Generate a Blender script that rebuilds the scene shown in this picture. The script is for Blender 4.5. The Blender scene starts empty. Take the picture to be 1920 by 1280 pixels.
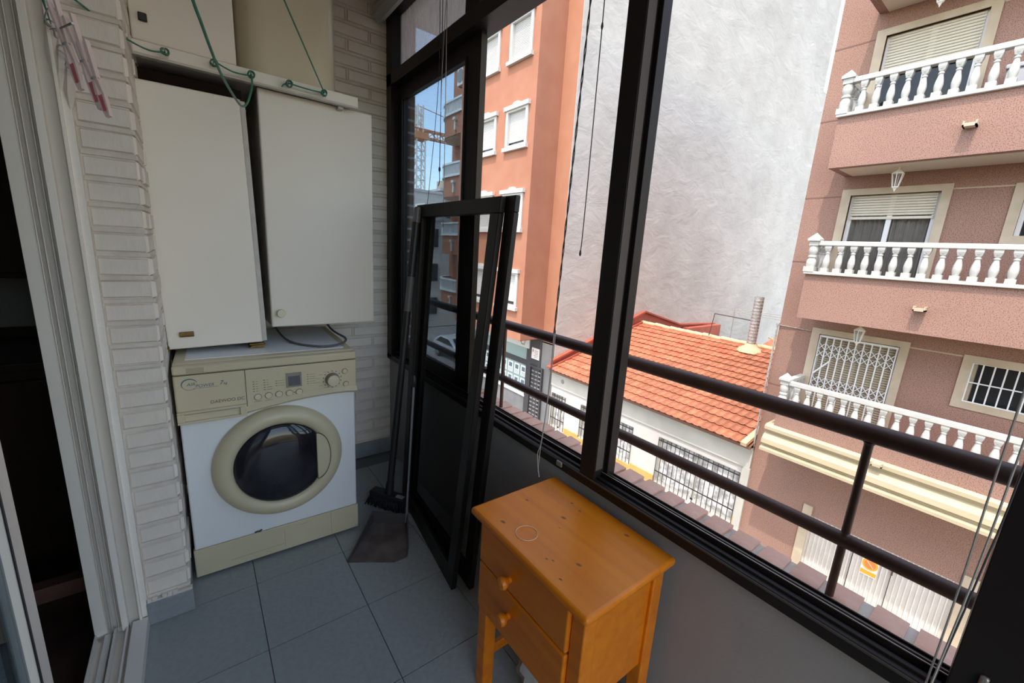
import bpy, bmesh, math, random
from mathutils import Vector, Matrix
random.seed(7)
sc = bpy.context.scene
COL = sc.collection
PI = math.pi

# ------------------------------------------------------------------ camera, sky, sun, exposure
cam_d = bpy.data.cameras.new('camera')
cam_d.sensor_width = 36.0
cam_d.lens = 776.2 * 36 / 1920
cam_d.clip_start = 0.02
cam_d.clip_end = 500
cam = bpy.data.objects.new('camera', cam_d)
COL.objects.link(cam)
yaw, pitch, roll = math.radians(37.647), math.radians(-12.377), math.radians(3.5625)
fw = Vector((math.sin(yaw) * math.cos(pitch), math.cos(yaw) * math.cos(pitch), math.sin(pitch)))
rt = Vector((math.cos(yaw), -math.sin(yaw), 0))
up = rt.cross(fw)
r2 = rt * math.cos(roll) + up * math.sin(roll)
u2 = up * math.cos(roll) - rt * math.sin(roll)
M = Matrix((r2, u2, -fw)).transposed().to_4x4()
M.translation = Vector((0, 0, 1.32))
cam.matrix_world = M
sc.camera = cam

SUN_DIR = Vector((1.0, 0.25, -2.2)).normalized()       # the way the light travels
world = bpy.data.worlds.new('sky')
sc.world = world
world.use_nodes = True
nt = world.node_tree
nt.nodes.clear()
sky = nt.nodes.new('ShaderNodeTexSky')
sky.sky_type = 'NISHITA'
sky.sun_disc = False
sky.sun_elevation = math.radians(65)
sky.sun_rotation = math.atan2(-SUN_DIR.x, -SUN_DIR.y)
sky.altitude = 0
sky.air_density = 1.0
sky.dust_density = 1.5
sky.ozone_density = 1.0
bg = nt.nodes.new('ShaderNodeBackground')
bg.inputs[1].default_value = 0.40
wo = nt.nodes.new('ShaderNodeOutputWorld')
tint = nt.nodes.new('ShaderNodeMix')            # the camera's daylight white balance
tint.data_type = 'RGBA'
tint.blend_type = 'MULTIPLY'
tint.inputs[0].default_value = 1.0
tint.inputs[7].default_value = (1.0, .88, .74, 1)
nt.links.new(sky.outputs[0], tint.inputs[6])
nt.links.new(tint.outputs[2], bg.inputs[0])
nt.links.new(bg.outputs[0], wo.inputs[0])

sun_d = bpy.data.lights.new('sun', 'SUN')
sun_d.energy = 1.7
sun_d.angle = math.radians(0.6)
sun_d.color = (1.0, 0.95, 0.87)
sun = bpy.data.objects.new('sun', sun_d)
COL.objects.link(sun)
sun.rotation_euler = SUN_DIR.to_track_quat('-Z', 'Y').to_euler()
sun.location = (0, 0, 30)

vs = sc.view_settings
sc.display_settings.display_device = 'sRGB'
vs.view_transform = 'Standard'
vs.look = 'None'
vs.exposure = 1.08
vs.gamma = 1.0
try:
    vs.use_curve_mapping = False
except Exception:
    pass
sc.cycles.max_bounces = 14
sc.cycles.diffuse_bounces = 8
sc.cycles.transparent_max_bounces = 24
sc.cycles.caustics_reflective = False
sc.cycles.caustics_refractive = False

# ------------------------------------------------------------------ helpers
ORG = {}


class MB:
    def __init__(s):
        s.v, s.f = [], []

    def add(s, vs_, fs):
        n = len(s.v)
        s.v += [tuple(p) for p in vs_]
        s.f += [tuple(i + n for i in f) for f in fs]
        return s

    def box(s, x0, x1, y0, y1, z0, z1):
        return s.add([(x, y, z) for z in (z0, z1) for y in (y0, y1) for x in (x0, x1)],
                     [(0, 2, 3, 1), (4, 5, 7, 6), (0, 1, 5, 4), (2, 6, 7, 3), (0, 4, 6, 2), (1, 3, 7, 5)])

    def hexa(s, lo, hi):            # two quads in the same order
        return s.add(list(lo) + list(hi), [(3, 2, 1, 0), (4, 5, 6, 7)] + [(i, (i + 1) % 4, 4 + (i + 1) % 4, 4 + i) for i in range(4)])

    def bar(s, a, b, w, t, upv=(0, 0, 1)):
        a, b = Vector(a), Vector(b)
        d = (b - a).normalized()
        u = Vector(upv)
        if abs(d.dot(u)) > .98:
            u = Vector((1, 0, 0))
        sd = d.cross(u).normalized()
        u = sd.cross(d)
        q = [sd * (i * w / 2) + u * (j * t / 2) for i, j in ((-1, -1), (1, -1), (1, 1), (-1, 1))]
        return s.hexa([a + k for k in q], [b + k for k in q])

    def tube(s, pts, r, n=8, cap=True, closed=False):
        pts = [Vector(p) for p in pts]
        m = len(pts)
        rr = r if isinstance(r, (list, tuple)) else [r] * m
        vs_, fs = [], []
        u = None
        for i, p in enumerate(pts):
            if closed:
                d = pts[(i + 1) % m] - pts[i - 1]
            else:
                d = pts[min(i + 1, m - 1)] - pts[max(i - 1, 0)]
            d.normalize()
            if u is None:
                u = Vector((0, 0, 1)) if abs(d.z) < .9 else Vector((1, 0, 0))
            u = (u - d * u.dot(d))
            if u.length < 1e-5:
                u = d.orthogonal()
            u.normalize()
            w = d.cross(u)
            for k in range(n):
                a = 2 * PI * k / n
                vs_.append(p + (u * math.cos(a) + w * math.sin(a)) * rr[i])
        for i in range(m if closed else m - 1):
            j = (i + 1) % m
            for k in range(n):
                fs.append((i * n + k, i * n + (k + 1) % n, j * n + (k + 1) % n, j * n + k))
        if cap and not closed:
            fs.append(tuple(range(n))[::-1])
            fs.append(tuple(range((m - 1) * n, m * n)))
        return s.add(vs_, fs)

    def lathe(s, prof, c=(0, 0, 0), ax='z', n=16, cap=True):
        vs_, fs = [], []
        for r, h in prof:
            for k in range(n):
                a = 2 * PI * k / n
                p = (r * math.cos(a), r * math.sin(a), h)
                if ax == 'y':
                    p = (p[0], h, p[1])
                elif ax == 'x':
                    p = (h, p[0], p[1])
                vs_.append((p[0] + c[0], p[1] + c[1], p[2] + c[2]))
        m = len(prof)
        for i in range(m - 1):
            for k in range(n):
                fs.append((i * n + k, i * n + (k + 1) % n, (i + 1) * n + (k + 1) % n, (i + 1) * n + k))
        if cap:
            fs.append(tuple(range(n))[::-1])
            fs.append(tuple(range((m - 1) * n, m * n)))
        return s.add(vs_, fs)

    def prism(s, poly, ax, a, b):     # polygon in the other two coordinates, extruded along ax
        def mk(p, t):
            return {'x': (t, p[0], p[1]), 'y': (p[0], t, p[1]), 'z': (p[0], p[1], t)}[ax]
        n = len(poly)
        return s.add([mk(p, a) for p in poly] + [mk(p, b) for p in poly],
                     [tuple(range(n))[::-1], tuple(range(n, 2 * n))] + [(i, (i + 1) % n, n + (i + 1) % n, n + i) for i in range(n)])

    def frame(s, ax, t0, t1, a0, a1, b0, b1, w, wb=None):     # rectangular ring normal to ax
        wb = w if wb is None else wb
        for (p0, p1, q0, q1) in ((a0, a1, b0, b0 + wb), (a0, a1, b1 - wb, b1), (a0, a0 + w, b0 + wb, b1 - wb), (a1 - w, a1, b0 + wb, b1 - wb)):
            if ax == 'x':
                s.box(t0, t1, p0, p1, q0, q1)
            else:
                s.box(p0, p1, t0, t1, q0, q1)
        return s

    def walled(s, x0, x1, a0, a1, b0, b1, holes):   # wall slab normal to x with rectangular holes (y0,y1,z0,z1)
        ys = sorted({a0, a1, *[h[0] for h in holes], *[h[1] for h in holes]})
        zs = sorted({b0, b1, *[h[2] for h in holes], *[h[3] for h in holes]})
        ys = [y for y in ys if a0 <= y <= a1]
        zs = [z for z in zs if b0 <= z <= b1]
        for i in range(len(ys) - 1):
            for j in range(len(zs) - 1):
                cy, cz = (ys[i] + ys[i + 1]) / 2, (zs[j] + zs[j + 1]) / 2
                if not any(h[0] < cy < h[1] and h[2] < cz < h[3] for h in holes):
                    s.box(x0, x1, ys[i], ys[i + 1], zs[j], zs[j + 1])
        return s

    def sub(s, m4):
        s.v = [tuple(m4 @ Vector(p)) for p in s.v]
        return s


def mesh_of(name, mb, mat, smooth=False):
    me = bpy.data.meshes.new(name)
    me.from_pydata([tuple(p) for p in mb.v], [], mb.f)
    bm = bmesh.new()
    bm.from_mesh(me)
    bmesh.ops.recalc_face_normals(bm, faces=bm.faces)
    bm.to_mesh(me)
    bm.free()
    if smooth:
        me.polygons.foreach_set('use_smooth', [True] * len(me.polygons))
        me.set_sharp_from_angle(angle=math.radians(38))
    if mat:
        me.materials.append(mat)
    return me


def link(name, me, parent=None):
    o = bpy.data.objects.new(name, me)
    COL.objects.link(o)
    if parent:
        o.parent = parent
    return o


def root_of(p):
    while p.parent:
        p = p.parent
    return p


def obj(name, mb, mat, parent=None, smooth=False, bevel=0, seg=2, label=None):
    if parent:
        o0 = ORG.get(root_of(parent).name)
        if o0 is not None:
            mb.v = [(p[0] - o0[0], p[1] - o0[1], p[2] - o0[2]) for p in mb.v]
    o = link(name, mesh_of(name, mb, mat, smooth), parent)
    if bevel:
        md = o.modifiers.new('bevel', 'BEVEL')
        md.width = bevel
        md.segments = seg
        md.limit_method = 'ANGLE'
        md.angle_limit = math.radians(40)
        if seg > 1:
            o.data.polygons.foreach_set('use_smooth', [True] * len(o.data.polygons))
            o.data.set_sharp_from_angle(angle=math.radians(38))
            md.harden_normals = False
    if label:
        o['label'] = label
    return o


def tag(o, label, cat, group=None):
    o['label'] = label
    o['category'] = cat
    if group:
        o['group'] = group
    return o


def thing(name, label, cat, loc=(0, 0, 0), group=None):
    o = bpy.data.objects.new(name, None)
    COL.objects.link(o)
    o.location = loc
    o.empty_display_size = .1
    ORG[o.name] = tuple(loc)
    return tag(o, label, cat, group)


def struct(name, mb, mat, parent=None, **k):
    o = obj(name, mb, mat, parent, **k)
    if not parent:
        o['kind'] = 'structure'
    return o


def dup(root, loc, label=None, rotz=None):
    r = root.copy()
    COL.objects.link(r)
    r.location = loc
    ORG[r.name] = tuple(loc)
    if rotz is not None:
        r.rotation_euler.z = rotz
    if label:
        r['label'] = label
    for ch in list(root.children):
        c = ch.copy()
        COL.objects.link(c)
        c.parent = r
        for g in list(ch.children):
            d = g.copy()
            COL.objects.link(d)
            d.parent = c
    return r


def pieces(name, me, parent, mats4):     # copies of one small mesh as children, placed by matrices in world space
    o0 = Vector(ORG.get(root_of(parent).name, (0, 0, 0)))
    for m in mats4:
        o = bpy.data.objects.new(name, me)
        COL.objects.link(o)
        o.parent = parent
        m = m.copy()
        m.translation = m.translation - o0
        o.matrix_local = m


def T(x, y, z, rz=0, sx=1, sy=1, sz=1, rx=0, ry=0):
    m = Matrix.Translation((x, y, z))
    if rz or rx or ry:
        m = m @ Matrix.Rotation(rz, 4, 'Z') @ Matrix.Rotation(ry, 4, 'Y') @ Matrix.Rotation(rx, 4, 'X')
    if (sx, sy, sz) != (1, 1, 1):
        m = m @ Matrix.Diagonal((sx, sy, sz, 1))
    return m


def text(name, s, size, o, xd, ud, mat, parent, depth=.0008, sx=1.0, label=None, align='LEFT', shear=0.0):
    cu = bpy.data.curves.new('txt', 'FONT')
    cu.body = s
    cu.size = size
    cu.extrude = depth
    cu.align_x = align
    cu.shear = shear
    tmp = bpy.data.objects.new('txt', cu)
    COL.objects.link(tmp)
    dg = bpy.context.evaluated_depsgraph_get()
    me0 = bpy.data.meshes.new_from_object(tmp.evaluated_get(dg))
    bpy.data.objects.remove(tmp)
    xd, ud, o = Vector(xd).normalized(), Vector(ud).normalized(), Vector(o)
    nd = xd.cross(ud)
    mb = MB()
    mb.v = [tuple(o + xd * (v.co.x * sx) + ud * v.co.y + nd * v.co.z) for v in me0.vertices]
    mb.f = [tuple(p.vertices) for p in me0.polygons]
    return obj(name, mb, mat, parent, label=label)


# ------------------------------------------------------------------ materials
MATS = {}


def _base(name):
    m = bpy.data.materials.new(name)
    m.use_nodes = True
    n = m.node_tree
    b = n.nodes['Principled BSDF']
    return m, n, b


def mat(name, col, rough=.55, metal=0.0, col2=None, vs=6.0, bump=0.0, bs=60.0, rnd=0.0, coord='Object', stretch=None, spec=.5, contrast=(.35, .65), detail=4.0, bumpd=.01, b2=None):
    """col..col2 mottled by noise, bump from a second noise, rnd varies each object's tone"""
    m, n, b = _base(name)
    L = n.links.new
    b.inputs['Roughness'].default_value = rough
    b.inputs['Metallic'].default_value = metal
    b.inputs['Specular IOR Level'].default_value = spec
    out = None
    tc = n.nodes.new('ShaderNodeTexCoord')
    src = tc.outputs[coord]
    if stretch:
        mp = n.nodes.new('ShaderNodeMapping')
        mp.inputs['Scale'].default_value = stretch
        L(src, mp.inputs[0])
        src = mp.outputs[0]
    if col2 is not None:
        no = n.nodes.new('ShaderNodeTexNoise')
        no.inputs['Scale'].default_value = vs
        no.inputs['Detail'].default_value = detail
        L(src, no.inputs['Vector'])
        cr = n.nodes.new('ShaderNodeValToRGB')
        cr.color_ramp.elements[0].position = contrast[0]
        cr.color_ramp.elements[1].position = contrast[1]
        cr.color_ramp.elements[0].color = (*col, 1)
        cr.color_ramp.elements[1].color = (*col2, 1)
        L(no.outputs['Fac'], cr.inputs[0])
        out = cr.outputs[0]
    if rnd:
        oi = n.nodes.new('ShaderNodeObjectInfo')
        hs = n.nodes.new('ShaderNodeHueSaturation')
        ma = n.nodes.new('ShaderNodeMath')
        ma.operation = 'MULTIPLY_ADD'
        ma.inputs[1].default_value = rnd
        ma.inputs[2].default_value = 1 - rnd / 2
        L(oi.outputs['Random'], ma.inputs[0])
        L(ma.outputs[0], hs.inputs['Value'])
        if out:
            L(out, hs.inputs['Color'])
        else:
            hs.inputs['Color'].default_value = (*col, 1)
        out = hs.outputs[0]
    if out:
        L(out, b.inputs['Base Color'])
    else:
        b.inputs['Base Color'].default_value = (*col, 1)
    if bump:
        nb = n.nodes.new('ShaderNodeTexNoise')
        nb.inputs['Scale'].default_value = bs
        nb.inputs['Detail'].default_value = 5
        L(src, nb.inputs['Vector'])
        h = nb.outputs['Fac']
        if b2:
            nb2 = n.nodes.new('ShaderNodeTexNoise')
            nb2.inputs['Scale'].default_value = b2[0]
            nb2.inputs['Detail'].default_value = 3
            L(src, nb2.inputs['Vector'])
            ad = n.nodes.new('ShaderNodeMath')
            ad.operation = 'MULTIPLY_ADD'
            ad.inputs[1].default_value = b2[1]
            L(nb2.outputs['Fac'], ad.inputs[0])
            L(h, ad.inputs[2])
            h = ad.outputs[0]
        bp = n.nodes.new('ShaderNodeBump')
        bp.inputs['Strength'].default_value = bump
        bp.inputs['Distance'].default_value = bumpd
        L(h, bp.inputs['Height'])
        L(bp.outputs[0], b.inputs['Normal'])
    MATS[name] = m
    return m


def glass_mat(name, tint=(1, 1, 1), gloss=.08, haze=0.0, hazecol=(.8, .8, .8)):
    m = bpy.data.materials.new(name)
    m.use_nodes = True
    n = m.node_tree
    n.nodes.clear()
    L = n.links.new
    o = n.nodes.new('ShaderNodeOutputMaterial')
    tr = n.nodes.new('ShaderNodeBsdfTransparent')
    tr.inputs[0].default_value = (*tint, 1)
    gl = n.nodes.new('ShaderNodeBsdfGlossy')
    gl.inputs['Roughness'].default_value = .02
    lw = n.nodes.new('ShaderNodeLayerWeight')
    lw.inputs[0].default_value = .25
    mu = n.nodes.new('ShaderNodeMath')
    mu.operation = 'MULTIPLY_ADD'
    mu.inputs[1].default_value = .5
    mu.inputs[2].default_value = gloss * .5
    L(lw.outputs['Fresnel'], mu.inputs[0])
    mx = n.nodes.new('ShaderNodeMixShader')
    L(mu.outputs[0], mx.inputs[0])
    L(tr.outputs[0], mx.inputs[1])
    L(gl.outputs[0], mx.inputs[2])
    res = mx.outputs[0]
    if haze:
        tl = n.nodes.new('ShaderNodeBsdfTranslucent')
        tl.inputs[0].default_value = (*hazecol, 1)
        tc = n.nodes.new('ShaderNodeTexCoord')
        mp = n.nodes.new('ShaderNodeMapping')
        mp.inputs['Scale'].default_value = (200, 200, 12)
        no = n.nodes.new('ShaderNodeTexNoise')
        no.inputs['Scale'].default_value = 1
        L(tc.outputs['Object'], mp.inputs[0])
        L(mp.outputs[0], no.inputs['Vector'])
        mm = n.nodes.new('ShaderNodeMath')
        mm.operation = 'MULTIPLY'
        mm.inputs[1].default_value = haze * 2
        L(no.outputs['Fac'], mm.inputs[0])
        m2 = n.nodes.new('ShaderNodeMixShader')
        L(mm.outputs[0], m2.inputs[0])
        L(res, m2.inputs[1])
        L(tl.outputs[0], m2.inputs[2])
        res = m2.outputs[0]
    L(res, o.inputs[0])
    MATS[name] = m
    return m


def mesh_mat(name, col, fac):     # woven insect netting: partly open
    m = bpy.data.materials.new(name)
    m.use_nodes = True
    n = m.node_tree
    n.nodes.clear()
    L = n.links.new
    o = n.nodes.new('ShaderNodeOutputMaterial')
    tr = n.nodes.new('ShaderNodeBsdfTransparent')
    df = n.nodes.new('ShaderNodeBsdfDiffuse')
    df.inputs[0].default_value = (*col, 1)
    mx = n.nodes.new('ShaderNodeMixShader')
    mx.inputs[0].default_value = fac
    L(tr.outputs[0], mx.inputs[1])
    L(df.outputs[0], mx.inputs[2])
    L(mx.outputs[0], o.inputs[0])
    MATS[name] = m
    return m


def pine_mat(name):
    m, n, b = _base(name)
    L = n.links.new
    tc = n.nodes.new('ShaderNodeTexCoord')
    mp = n.nodes.new('ShaderNodeMapping')
    mp.inputs['Scale'].default_value = (26, 1.6, 26)
    L(tc.outputs['Object'], mp.inputs[0])
    no = n.nodes.new('ShaderNodeTexNoise')
    no.inputs['Scale'].default_value = 1.0
    no.inputs['Detail'].default_value = 6
    no.inputs['Distortion'].default_value = .6
    L(mp.outputs[0], no.inputs['Vector'])
    cr = n.nodes.new('ShaderNodeValToRGB')
    cr.color_ramp.elements[0].position = .3
    cr.color_ramp.elements[1].position = .7
    cr.color_ramp.elements[0].color = (.62, .158, .004, 1)
    cr.color_ramp.elements[1].color = (.76, .225, .007, 1)
    L(no.outputs['Fac'], cr.inputs[0])
    L(cr.outputs[0], b.inputs['Base Color'])
    b.inputs['Roughness'].default_value = .36
    b.inputs['Specular IOR Level'].default_value = .35
    b.inputs['Coat Weight'].default_value = .12
    b.inputs['Coat Roughness'].default_value = .16
    MATS[name] = m
    return m


def speck_mat(name, cols, scale, rough=.9, bump=.3):     # stone-chip render
    m, n, b = _base(name)
    L = n.links.new
    tc = n.nodes.new('ShaderNodeTexCoord')
    no = n.nodes.new('ShaderNodeTexNoise')
    no.inputs['Scale'].default_value = scale
    no.inputs['Detail'].default_value = 2
    no.inputs['Roughness'].default_value = .6
    L(tc.outputs['Object'], no.inputs['Vector'])
    cr = n.nodes.new('ShaderNodeValToRGB')
    el = cr.color_ramp.elements
    while len(el) < len(cols):
        el.new(.5)
    for i, (p, c) in enumerate(cols):
        el[i].position = p
        el[i].color = (*c, 1)
    L(no.outputs['Fac'], cr.inputs[0])
    no2 = n.nodes.new('ShaderNodeTexNoise')
    no2.inputs['Scale'].default_value = .7
    L(tc.outputs['Object'], no2.inputs['Vector'])
    hs = n.nodes.new('ShaderNodeHueSaturation')
    ma = n.nodes.new('ShaderNodeMath')
    ma.operation = 'MULTIPLY_ADD'
    ma.inputs[1].default_value = .3
    ma.inputs[2].default_value = .85
    L(no2.outputs['Fac'], ma.inputs[0])
    L(ma.outputs[0], hs.inputs['Value'])
    L(cr.outputs[0], hs.inputs['Color'])
    L(hs.outputs[0], b.inputs['Base Color'])
    b.inputs['Roughness'].default_value = rough
    bp = n.nodes.new('ShaderNodeBump')
    bp.inputs['Strength'].default_value = bump
    bp.inputs['Distance'].default_value = .01
    L(no.outputs['Fac'], bp.inputs['Height'])
    L(bp.outputs[0], b.inputs['Normal'])
    MATS[name] = m
    return m


BRICKW = mat('white painted brick', (.76, .695, .615), .6, col2=(.82, .76, .68), vs=9, bump=.35, bs=45, rnd=.06, bumpd=.004)
MORTW = mat('white painted mortar', (.66, .60, .53), .7, col2=(.76, .70, .62), vs=14, bump=.6, bs=40, bumpd=.006)
PLASTER = mat('white plaster', (.82, .78, .71), .75, col2=(.85, .81, .75), vs=3, bump=.15, bs=60)
PARAPET = mat('parapet paint', (.30, .285, .27), .7, col2=(.34, .32, .305), vs=2.5, bump=.12, bs=80)
TILE = mat('grey blue floor tile', (.30, .325, .32), .38, col2=(.34, .365, .355), vs=60, bump=.05, bs=150, rnd=.05)
GROUT = mat('grout', (.17, .18, .18), .9)
SKIRT = mat('skirting tile', (.25, .275, .29), .4, col2=(.29, .31, .325), vs=40)
ALUB = mat('dark bronze aluminium', (.013, .0095, .0085), .42, col2=(.017, .013, .011), vs=5, spec=.28)
ALUW = mat('white lacquered aluminium', (.82, .775, .70), .4, col2=(.85, .805, .735), vs=4)
ALUG = mat('worn aluminium edge', (.34, .32, .29), .35, metal=.6)
MELA = mat('white melamine', (.80, .745, .66), .42, col2=(.82, .77, .69), vs=2)
MELAS = mat('melamine edge', (.50, .47, .42), .5, col2=(.60, .57, .52), vs=20)
CREAMENAM = mat('cream enamel', (.66, .58, .43), .16, col2=(.64, .575, .44), vs=2)
DARKIN = mat('dark void', (.012, .011, .010), .9)
BLACKPL = mat('black plastic', (.015, .015, .016), .45)
BRASS = mat('aged brass', (.14, .085, .03), .45, metal=.7, col2=(.22, .14, .05), vs=40)
KNOB = mat('ivory plastic', (.70, .64, .50), .4)
WASHW = mat('white enamel steel', (.78, .80, .82), .28, col2=(.80, .82, .84), vs=2)
WASHC = mat('yellowed cream plastic', (.56, .50, .34), .36, col2=(.62, .55, .385), vs=3)
WASHC2 = mat('yellowed plastic button', (.62, .56, .41), .35)
WLINE = mat('panel gap', (.10, .085, .05), .7)
INK = mat('grey print', (.10, .10, .10), .6)
INKB = mat('blue print', (.09, .18, .24), .5)
GREYD = mat('display window', (.10, .10, .11), .2)
SILVER = mat('silver plastic', (.24, .23, .20), .35, metal=.3)
GLASSD = mat('dark drum glass', (.012, .013, .018), .07, col2=(.03, .03, .034), vs=7)
STEEL = mat('galvanised steel', (.30, .30, .29), .5, metal=.35, col2=(.5, .5, .49), vs=20)
CORDG = mat('green plastic cord', (.035, .17, .11), .4, col2=(.05, .23, .155), vs=60)
PEGP = mat('pale pink plastic', (.66, .52, .47), .4)
PEGR = mat('red rubber grip', (.50, .13, .13), .5)
CORDW = mat('pale blind cord', (.42, .40, .36), .8)
CORDD = mat('dark blind cord', (.05, .05, .055), .8)
BLIND = mat('blind tube', (.42, .42, .37), .5)
PINE = pine_mat('varnished knotty pine')
CABLE = mat('grey cable', (.10, .105, .11), .5)
BROOM = mat('black broom', (.010, .010, .012), .6, col2=(.02, .02, .022), vs=60, bump=.4, bs=200)
PAN = mat('grimy dustpan', (.10, .075, .065), .5, col2=(.20, .17, .155), vs=9, contrast=(.4, .7))
CLOTH = mat('pale cloth', (.42, .39, .35), .9, col2=(.52, .49, .45), vs=8, bump=.3, bs=60)
GREEN = mat('dark green plastic', (.03, .05, .025), .5)
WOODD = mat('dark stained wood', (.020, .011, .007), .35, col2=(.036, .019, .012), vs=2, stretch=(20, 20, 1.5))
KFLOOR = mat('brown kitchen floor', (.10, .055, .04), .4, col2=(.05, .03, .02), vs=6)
PALE = mat('pale glazed panel', (.30, .30, .29), .3)
FLOORK = mat('red brown step', (.22, .11, .08), .6)
NET = mesh_mat('insect netting', (.010, .009, .008), .36)
GLASS = glass_mat('window glass', (.62, .70, .76), .04)
GLASSF = glass_mat('frosted glass', (.62, .66, .70), .04, .30, (.70, .70, .70))
GLASSO = mat('dark far glass', (.03, .033, .036), .1, spec=.6)
PINK = speck_mat('pink stone chip render', [(.36, (0.175, 0.092, 0.067)), (.46, (0.282, 0.160, 0.119)), (.54, (0.361, 0.224, 0.176)), (.64, (0.28, 0.168, 0.132))], 66, bump=.15)
CREAMSTONE = mat('cream stone surround', (0.437, 0.357, 0.252), .7, col2=(0.515, 0.433, 0.324), vs=3)
SOFFIT = mat('cream soffit', (0.627, 0.558, 0.432), .8)
CORNICE = mat('cream cornice paint', (0.440, 0.370, 0.238), .7, col2=(0.475, 0.405, 0.273), vs=3)
WHITEBAL = mat('white balustrade', (0.475, 0.475, 0.440), .5, col2=(0.510, 0.510, 0.475), vs=8)
SHUT = mat('ivory shutter', (.66, .61, .50), .55)
WHITEPVC = mat('white window frame', (.76, .77, .76), .4)
CURT = mat('grey curtain', (.50, .44, .40), .9, col2=(.60, .54, .49), vs=4)
CORR = mat('corrugated white steel', (.60, .58, .54), .5, col2=(.66, .64, .60), vs=3)
OCHRE = mat('ochre paint', (0.527, 0.288, 0.072), .8, col2=(0.595, 0.352, 0.112), vs=3)
WHOUSE = mat('white house wall', (0.504, 0.483, 0.448), .8, col2=(0.562, 0.539, 0.511), vs=1.5)
LINTEL = mat('grey lintel', (0.440, 0.431, 0.387), .85, col2=(0.528, 0.519, 0.466), vs=1.2)
RTILE = mat('terracotta roof tile', (0.326, 0.101, 0.055), .75, col2=(0.387, 0.158, 0.084), vs=7, rnd=.42)
RTILE2 = mat('terracotta roof tiles far', (0.397, 0.104, 0.052), .75, col2=(0.459, 0.187, 0.099), vs=3)
RFLASH = mat('red waterproof paint', (0.360, 0.075, 0.041), .6, col2=(0.420, 0.105, 0.060), vs=2)
RIDGE = mat('pale ridge mortar', (0.496, 0.382, 0.225), .9, col2=(0.592, 0.484, 0.315), vs=5, bump=.5, bs=14)
ORANGE = mat('orange render', (0.352, 0.148, 0.086), .85, col2=(0.387, 0.174, 0.104), vs=1.3, bump=.25, bs=30)
ORANGE2 = mat('pale orange render', (0.378, 0.167, 0.097), .85, col2=(0.414, 0.194, 0.114), vs=1.3, bump=.25, bs=30)
WINW = mat('white window surround', (.54, .54, .52), .5)
GREYSHOP = mat('grey shop front', (.13, .135, .14), .7, col2=(.16, .165, .17), vs=2)
DARKSHOP = mat('dark shop pilaster', (.035, .035, .038), .6)
TEAL = mat('shop glass', (.26, .36, .35), .2)
PAPER = mat('white sheet', (.75, .80, .80), .6)
INKS = mat('sheet print', (.10, .17, .20), .7)
SIGNW = mat('white sign', (.78, .70, .68), .6)
SIGNO = mat('orange sign', (.80, .42, .03), .55)
SIGNR = mat('faded red sign', (.78, .24, .06), .55)
BRICKB = mat('brown facing brick', (.15, .075, .06), .8, col2=(.20, .105, .085), vs=12, rnd=.2, bump=.3, bs=60)
MORTB = mat('pale mortar', (.55, .54, .52), .9)
SILLB = mat('sill brick', (.62, .34, .235), .75, col2=(.70, .43, .32), vs=10, rnd=.12, bump=.3, bs=60)
CEMENT = mat('sill cement', (.56, .50, .41), .9, col2=(.64, .58, .48), vs=20, bump=.6, bs=40)
RAIL = mat('brown painted rail', (.070, .032, .020), .5, col2=(.088, .043, .028), vs=30)
ROAD = mat('asphalt', (.20, .195, .19), .9, col2=(.25, .245, .235), vs=3)
PAVE = mat('pavement', (0.378, 0.333, 0.289), .9, col2=(0.432, 0.387, 0.340), vs=4)
CARW = mat('silver white car paint', (.60, .61, .62), .25, metal=.2)
TYRE = mat('tyre', (.015, .015, .015), .8)
CRANE = mat('orange crane', (.55, .22, .09), .6)
CRANEW = mat('white crane mast', (.72, .66, .60), .6)
FAR = mat('far pale wall', (.62, .57, .50), .9, col2=(.70, .66, .60), vs=.4)
FAR2 = mat('far tan wall', (.45, .35, .26), .9, col2=(.52, .42, .33), vs=.4)
OWNWALL = mat('own facade brick', (.12, .07, .06), .85, col2=(.16, .10, .085), vs=3)


def white_wall_mat():
    m, n, b = _base('rough white party wall')
    L = n.links.new
    tc = n.nodes.new('ShaderNodeTexCoord')
    no = n.nodes.new('ShaderNodeTexNoise')
    no.inputs['Scale'].default_value = .5
    no.inputs['Detail'].default_value = 8
    no.inputs['Roughness'].default_value = .62
    L(tc.outputs['Object'], no.inputs['Vector'])
    cr = n.nodes.new('ShaderNodeValToRGB')
    cr.color_ramp.elements[0].position = .3
    cr.color_ramp.elements[1].position = .62
    cr.color_ramp.elements[0].color = (.435, .412, .372, 1)
    cr.color_ramp.elements[1].color = (.525, .50, .455, 1)
    L(no.outputs['Fac'], cr.inputs[0])
    L(cr.outputs[0], b.inputs['Base Color'])
    b.inputs['Roughness'].default_value = .9
    mp = n.nodes.new('ShaderNodeMapping')
    mp.inputs['Rotation'].default_value = (0, .5, 0)
    mp.inputs['Scale'].default_value = (.8, 1, 1.3)
    L(tc.outputs['Object'], mp.inputs[0])
    n2 = n.nodes.new('ShaderNodeTexNoise')
    n2.inputs['Scale'].default_value = 1.1
    n2.inputs['Detail'].default_value = 9
    n2.inputs['Roughness'].default_value = .6
    n2.inputs['Distortion'].default_value = .5
    L(mp.outputs[0], n2.inputs['Vector'])
    bp = n.nodes.new('ShaderNodeBump')
    bp.inputs['Strength'].default_value = .55
    bp.inputs['Distance'].default_value = .10
    L(n2.outputs['Fac'], bp.inputs['Height'])
    L(bp.outputs[0], b.inputs['Normal'])
    return m


WHITEWALL = white_wall_mat()

# ------------------------------------------------------------------ THE BALCONY ROOM
XW, YB, XN = .923, 2.426, -.110        # window wall face, back wall face, niche left wall face
ZC = 2.56
Y0 = -1.0
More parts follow.
